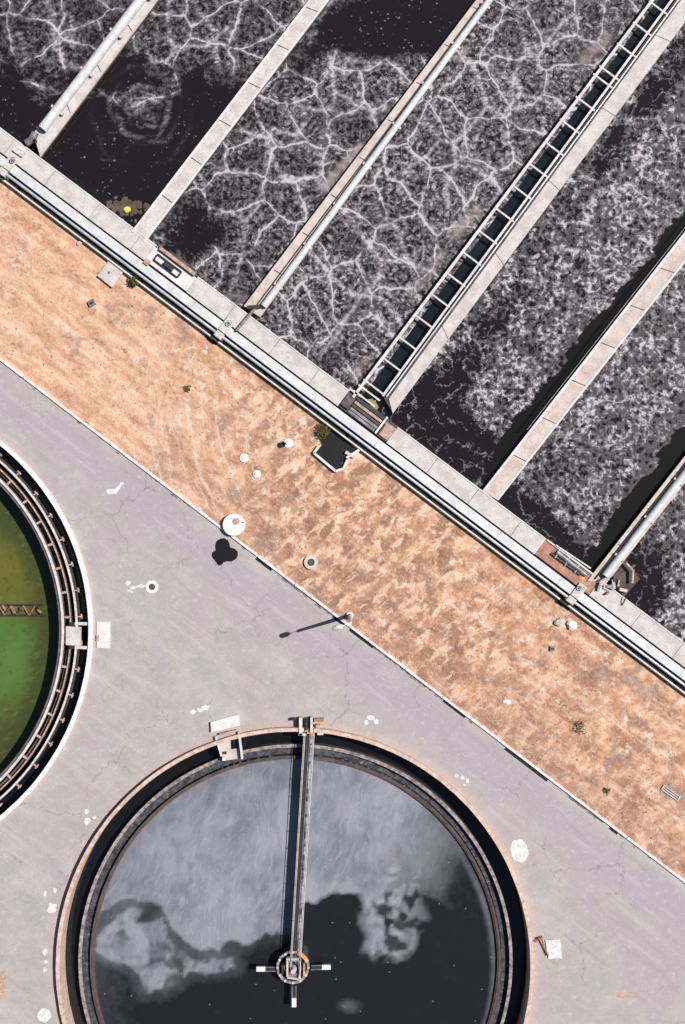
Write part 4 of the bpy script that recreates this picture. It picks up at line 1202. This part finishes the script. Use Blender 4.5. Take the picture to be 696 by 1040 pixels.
MB().ring(W(287.5, 451, .4), .14, .22, 0, .45, n=18).build('pipe', M['steel_dark'], tp)
MB().cyl(W(287.5, 451, .4), .14, 0, .2, 14).build('mouth', M['black'], tp)

# valve chamber (dark pit with white rim)
vc = thing('valve_chamber', 'black open chamber with white rim touching the pipe run', 'chamber', 338, 458)
out = [(320, 461), (327, 452), (322, 441), (332, 434), (344, 440), (357, 451), (362, 459), (355, 463), (349, 476), (341, 478)]
MB().pp(out, .0, .03).build('pit', M['black'], vc)
rim = MB()
for a, b in (((319, 460), (341, 478.5)), ((341, 478.5), (349, 476)), ((319, 460), (324, 453)), ((349, 476), (353, 467)), ((352, 465), (365, 457))):
    rim.bar(a, b, 2.4, .03, .35)
rim.build('rim', M['concrete_white'], vc)
MB().bar((351, 459), (360, 464), 3.2, .03, .3).build('broken_lip', M['stone'], vc)

def bush(name, label, px, py, r, mat, seed, n=90, h=.7):
    random.seed(seed)
    t_ = thing(name, label, 'plant', px, py)
    m_ = MB()
    for i in range(n * 5):
        a = random.uniform(0, 6.28); rr = r * S * math.sqrt(random.random()) * (1 + .3 * math.sin(3 * a + seed))
        X0, Y0 = W(px, py)
        X, Y = X0 + rr * math.cos(a), Y0 + rr * math.sin(a)
        Z = random.uniform(.05, h) * (1 - (rr / (r * S * 1.4)) ** 2)
        l = random.uniform(.06, .15); b = random.uniform(0, 6.28); tz = random.uniform(-.08, .08)
        m_.add([(X, Y, Z), (X + l * math.cos(b) * .6 - l * .3 * math.sin(b), Y + l * math.sin(b) * .6 + l * .3 * math.cos(b), Z + tz), (X + l * 1.3 * math.cos(b), Y + l * 1.3 * math.sin(b), Z + tz * 1.5), (X + l * math.cos(b) * .6 + l * .3 * math.sin(b), Y + l * math.sin(b) * .6 - l * .3 * math.cos(b), Z - tz)], [[0, 1, 2, 3]])
    m_.build('foliage', M[mat], t_, recalc=False)
    s2 = MB(); X0, Y0 = W(px, py)
    for i in range(5):
        a = random.uniform(0, 6.28); s2.tube([(X0, Y0, 0), (X0 + math.cos(a) * r * S * .6, Y0 + math.sin(a) * r * S * .6, h * .7)], [.02, .008], 5)
    s2.build('stem', M['rust'], t_)
    return t_
bush('bush', 'yellow green bush beside the black open chamber', 328, 438.5, 7, 'leaf_yellow', 1)
bush('bush', 'small green bush beside the pale slab under the pipes', 137, 286, 6, 'leaf', 2)
bush('weed', 'dark dry weed clump alone on the wide dirt near the right', 588, 739, 7, 'leaf_yellow', 4, 22, .3)
bush('weed', 'tiny dark weed left on the dirt above the road', 190, 395, 3.5, 'leaf_yellow', 5, 16, .2)
bush('weed', 'tiny dry weed below the lone dark weed clump', 616, 803, 3, 'leaf_yellow', 6, 12, .2)

cs = thing('concrete_slab', 'pale square concrete cover with a dark knob under the pipes near the left', 'slab', 112, 278)
MB().pp([(99, 280), (111, 264), (126, 275), (114, 292)], 0, .28).build('cover', M['concrete'], cs)
MB().cyl(W(111, 277, .3), .1, .28, .34, 12).build('knob', M['steel_grey'], cs)
bx = thing('box', 'small dark metal box on the dirt near the left edge', 'box', 93, 308)
MB().bar((90, 309), (96, 306), 6, 0, .25).build('body', M['steel_grey'], bx)
MB().bar((91.5, 308.3), (94.5, 306.8), 2, .25, .33).build('lid', M['steel_dark'], bx)
b2 = MB().blob((*W(80.5, 247, .1), .08), .22, .2, .14, 8, .25).build('stone', M['stone']); tag(b2, 'single pale stone close under the pipes at the left', 'stone')
b3 = MB().blob((*W(568.5, 632, .15), .12), .48, .36, .24, 9, .22).build('stone', M['stone']); tag(b3, 'greyish broken block below the pipes, left of its pair', 'stone', 'broken blocks below the pipes')
b4 = MB().blob((*W(581, 635, .15), .12), .45, .40, .28, 9, .22).build('stone', M['white']); tag(b4, 'whiter broken block below the pipes, right of its pair', 'stone', 'broken blocks below the pipes')
bb = thing('box', 'small grey box alone on the dirt below the broken blocks', 'box', 561.5, 659)
MB().bar((559, 659), (564, 659), 5, 0, .2).build('body', M['steel_grey'], bb)
MB().bar((560, 659), (563, 659), 2, .2, .25).build('handle', M['steel_dark'], bb)
b5 = MB().blob((*W(515, 713, .1), .05), .35, .2, .1, 9, .3).build('stone', M['white']); tag(b5, 'small flat white stone lying on the dirt near the road', 'stone')
sl_ = thing('metal_grate', 'small grey metal rack lying on dirt near the lower right edge', 'rack', 681, 806)
for o_ in (-2, 0, 2):
    MB().bar((673 + o_ * .5, 799.5 - o_), (690 + o_ * .5, 811.5 - o_), .9, .02, .12).build('bar', M['pipe'], sl_)
MB().bar((672, 802), (675, 797.5), 1, .02, .13).build('end_bar', M['pipe'], sl_)
MB().bar((688.5, 813), (691.5, 808.5), 1, .02, .13).build('end_bar', M['pipe'], sl_)

# ------------------------------------------------------------------ lamp post
lp = thing('street_lamp', 'tall grey street lamp standing by the kerb at the middle', 'lamp', 355.5, 625)
bxy = W(355.5, 625)
HL = 6.3
MB().tube([(*bxy, 0), (*bxy, HL)], [.18, .12], 10).build('pole', M['steel_white'], lp)
MB().cyl(bxy, .30, 0, .28, 16).build('base', M['concrete_white'], lp)
e_ = (bxy[0] - .55, bxy[1] - .17)
MB().tube([(*bxy, HL - .05), (bxy[0] - .25, bxy[1] - .08, HL + .10), (*e_, HL + .15)], .02, 8).build('arm', M['steel_white'], lp)
h_ = MB(); h_.tube([(*e_, HL + .15), (e_[0] - .2, e_[1] - .06, HL + .17), (e_[0] - .7, e_[1] - .21, HL + .15), (e_[0] - .85, e_[1] - .25, HL + .12)], [.08, .2, .2, .06], 10)
h_.build('lamp_head', M['steel_white'], lp)

# ------------------------------------------------------------------ marks and things on the road
def flat(name, px, py, pts, mat, z=.006, label=None, cat='patch', group=None):
    m_ = MB(); zz = z
    m_.prism([W(px + a, py + b) for a, b in pts], .001, zz)
    o = m_.build(name, mat); tag(o, label, cat, group); return o
def blotch(rx, ry, n=18, j=.25, seed=0, ang=0):
    r_ = random.Random(seed); out = []
    for k_ in range(n):
        a = 2 * math.pi * k_ / n; q_ = 1 + r_.uniform(-j, j)
        x_, y_ = rx * q_ * math.cos(a), ry * q_ * math.sin(a)
        c_, s__ = math.cos(ang), math.sin(ang); out.append((x_ * c_ - y_ * s__, x_ * s__ + y_ * c_))
    return out
flat('oil_puddle', 228, 561, [(-13, 4), (-12.5, 0), (-9, -2), (-9.5, -7), (-8, -11.5), (-4, -14), (0, -14.5), (4, -12), (5.5, -8), (6, -5), (10, -4), (13.5, -1), (14, 3), (11.5, 7), (7, 9.5), (2, 9), (-1, 10.5), (-3, 13), (-6, 13.5), (-9, 9.5)], M['black'], .006, 'black oily puddle on the road below the large white shaft', 'puddle')
flat('concrete_patch', 527.5, 864, blotch(9, 12, 26, .05, 1, -.25), M['faded'], .03, 'large white oval patch beside the lower tank rim', 'patch')
flat('concrete_patch', 45, 1031, blotch(7, 7, 22, .06, 2), M['faded'], .03, 'white round patch near the lower left corner', 'patch')
def scrap(cx, cy, spec, seed, label):
    r_ = random.Random(seed); o = thing('paint_mark', label, 'paint mark', cx, cy, 0, 'white marks on the road')
    for (ox, oy, rx, ry, an) in spec:
        pts = [W(cx + ox + a, cy + oy + b) for a, b in blotch(rx, ry, 14, .3, r_.randint(0, 999), an)]
        MB().prism(pts, .001, .008 + r_.uniform(0, .004)).build('dab', M['faded'], o)
    return o
scrap(118, 497, ((-4, 2, 5, 3, -.2), (2, -1, 5, 2, -.9), (6, -6, 2, 2, 0)), 1, 'white comma-shaped splash on the road near the left tank')
scrap(203, 721, ((-7, 2, 3, 2.4, 0), (0, 0, 3.4, 2, .3), (6, -2, 4, 3, -.3)), 2, 'row of three white dabs above the pale rim slab')
scrap(377, 731, ((-5, 3, 2.2, 3, 0), (0, -2, 4, 2.2, 0), (5, 2, 2.4, 3, 0)), 3, 'white horseshoe-shaped mark above the lower tank')
scrap(133, 594, ((-3, -2, 2.6, 2.6, 0), (2, 3, 3, 1.8, 0), (-1, 6, 3, 1.2, .3), (10, 1, 4.5, 1.6, -.1)), 4, 'small white dabs left of the manhole on the road')
scrap(469, 790, ((-5, -2, 2.4, 1.6, 0), (1, 0, 2.4, 2, 0), (6, 3, 2, 2.2, 0), (3, 7, 2, 1, 0)), 5, 'faint white dabs off the upper right tank rim')
scrap(53, 922, ((0, 0, 4.5, 5.5, 0), (3, -18, 2, 2.4, 0), (-7, -14, 1.6, 3, 0)), 6, 'white square dab touching the left rim of the lower tank')
scrap(46, 975, ((0, -8, 2.2, 3, 0), (1, 2, 2.4, 2, 0), (0, 10, 1.8, 2.4, 0)), 7, 'scatter of small white dabs by the lower left rim')
scrap(89, 832, ((0, 2, 3.4, 4.4, .4), (-1, -8, 2, 2.4, 0), (7, -2, 2, 1.4, 0)), 8, 'white dabs by the rim halfway between both tanks')
def stain(cx, cy, spec, mat, label, seed):
    r_ = random.Random(seed); m_ = MB()
    for (ox, oy, rx, ry, an) in spec:
        m_.prism([W(cx + ox + a, cy + oy + b) for a, b in blotch(rx, ry, 14, .35, r_.randint(0, 999), an)], .001, .006 + r_.uniform(0, .003))
    o = m_.build('rust_stain', mat); tag(o, label, 'stain'); return o
stain(638, 1011, ((-7, 0, 4, 2.6, .1), (2, 0, 4.5, 2.4, 0), (9, 1, 2, 1.2, 0)), M['rust_pale'], 'rusty brown stain on the road near the lower right corner', 1)
stain(627, 907, ((0, 0, 3.6, 2, .5),), M['rust_pale'], 'tiny brown stain on the road below the kerb', 2)
stain(-2, 1002, ((0, 0, 8, 17, .3),), M['rust_pale'], 'brown stain on the road at the lower left edge', 3)

# drains and debris against the kerb
def gutter(x0_, x1_, w, label, slots=True):
    t_ = thing('gutter_drain', label, 'drain', x0_, kerb(x0_) + 3, 0, 'dark drains along the kerb')
    o_ = 1.3 + w / 2
    A = (x0_ - .607 * o_, kerb(x0_) + .795 * o_); B = (x1_ - .607 * o_, kerb(x1_) + .795 * o_)
    MB().bar(A, B, w, .001, .012).build('slot', M['black'], t_)
    n_ = max(2, int((x1_ - x0_) / 5))
    for j in range(1, n_):
        p = lerp(A, B, j / n_)
        MB().bar((p[0] - .3 * w, p[1] + .4 * w), (p[0] + .3 * w, p[1] - .4 * w), .5, .012, .03).build('grate_bar', M['steel_dark'], t_)
gutter(515, 558, 3.4, 'longest black drain slot along the kerb, upper right of the lower tank')
gutter(452, 474, 2.6, 'medium black drain slot up the kerb from the longest slot')
gutter(357, 381, 3.0, 'black drain slot just right of the lamp foot')
gutter(262, 278, 3.2, 'black drain slot between the oily puddle and the lamp')
gutter(621, 629, 3.0, 'shortest black drain slot, near the right end of the kerb')
gutter(340, 351, 3.0, 'short black drain slot right under the lamp foot')
dm_ = weathered('gutter_silt', (.20, .16, .15), (.10, .08, .075), (.3, .22, .18), .5, 3)
random.seed(21)
s_ = MB()
for j in range(260):
    x = random.choice((random.uniform(0, 696), random.uniform(280, 340), random.uniform(380, 450), random.uniform(575, 612)))
    y = kerb(x) + random.uniform(1.5, 4.5)
    r_ = random.uniform(.4, 1.6)
    s_.prism([W(x + a, y + b) for a, b in blotch(r_ * 1.8, r_ * .6, 8, .4, j, .65)], .001, .006 + random.random() * .004)
o = s_.build('gutter_silt', dm_); tag(o, 'dark silt and grit gathered along the road side of the kerb', 'silt', kind='stuff')
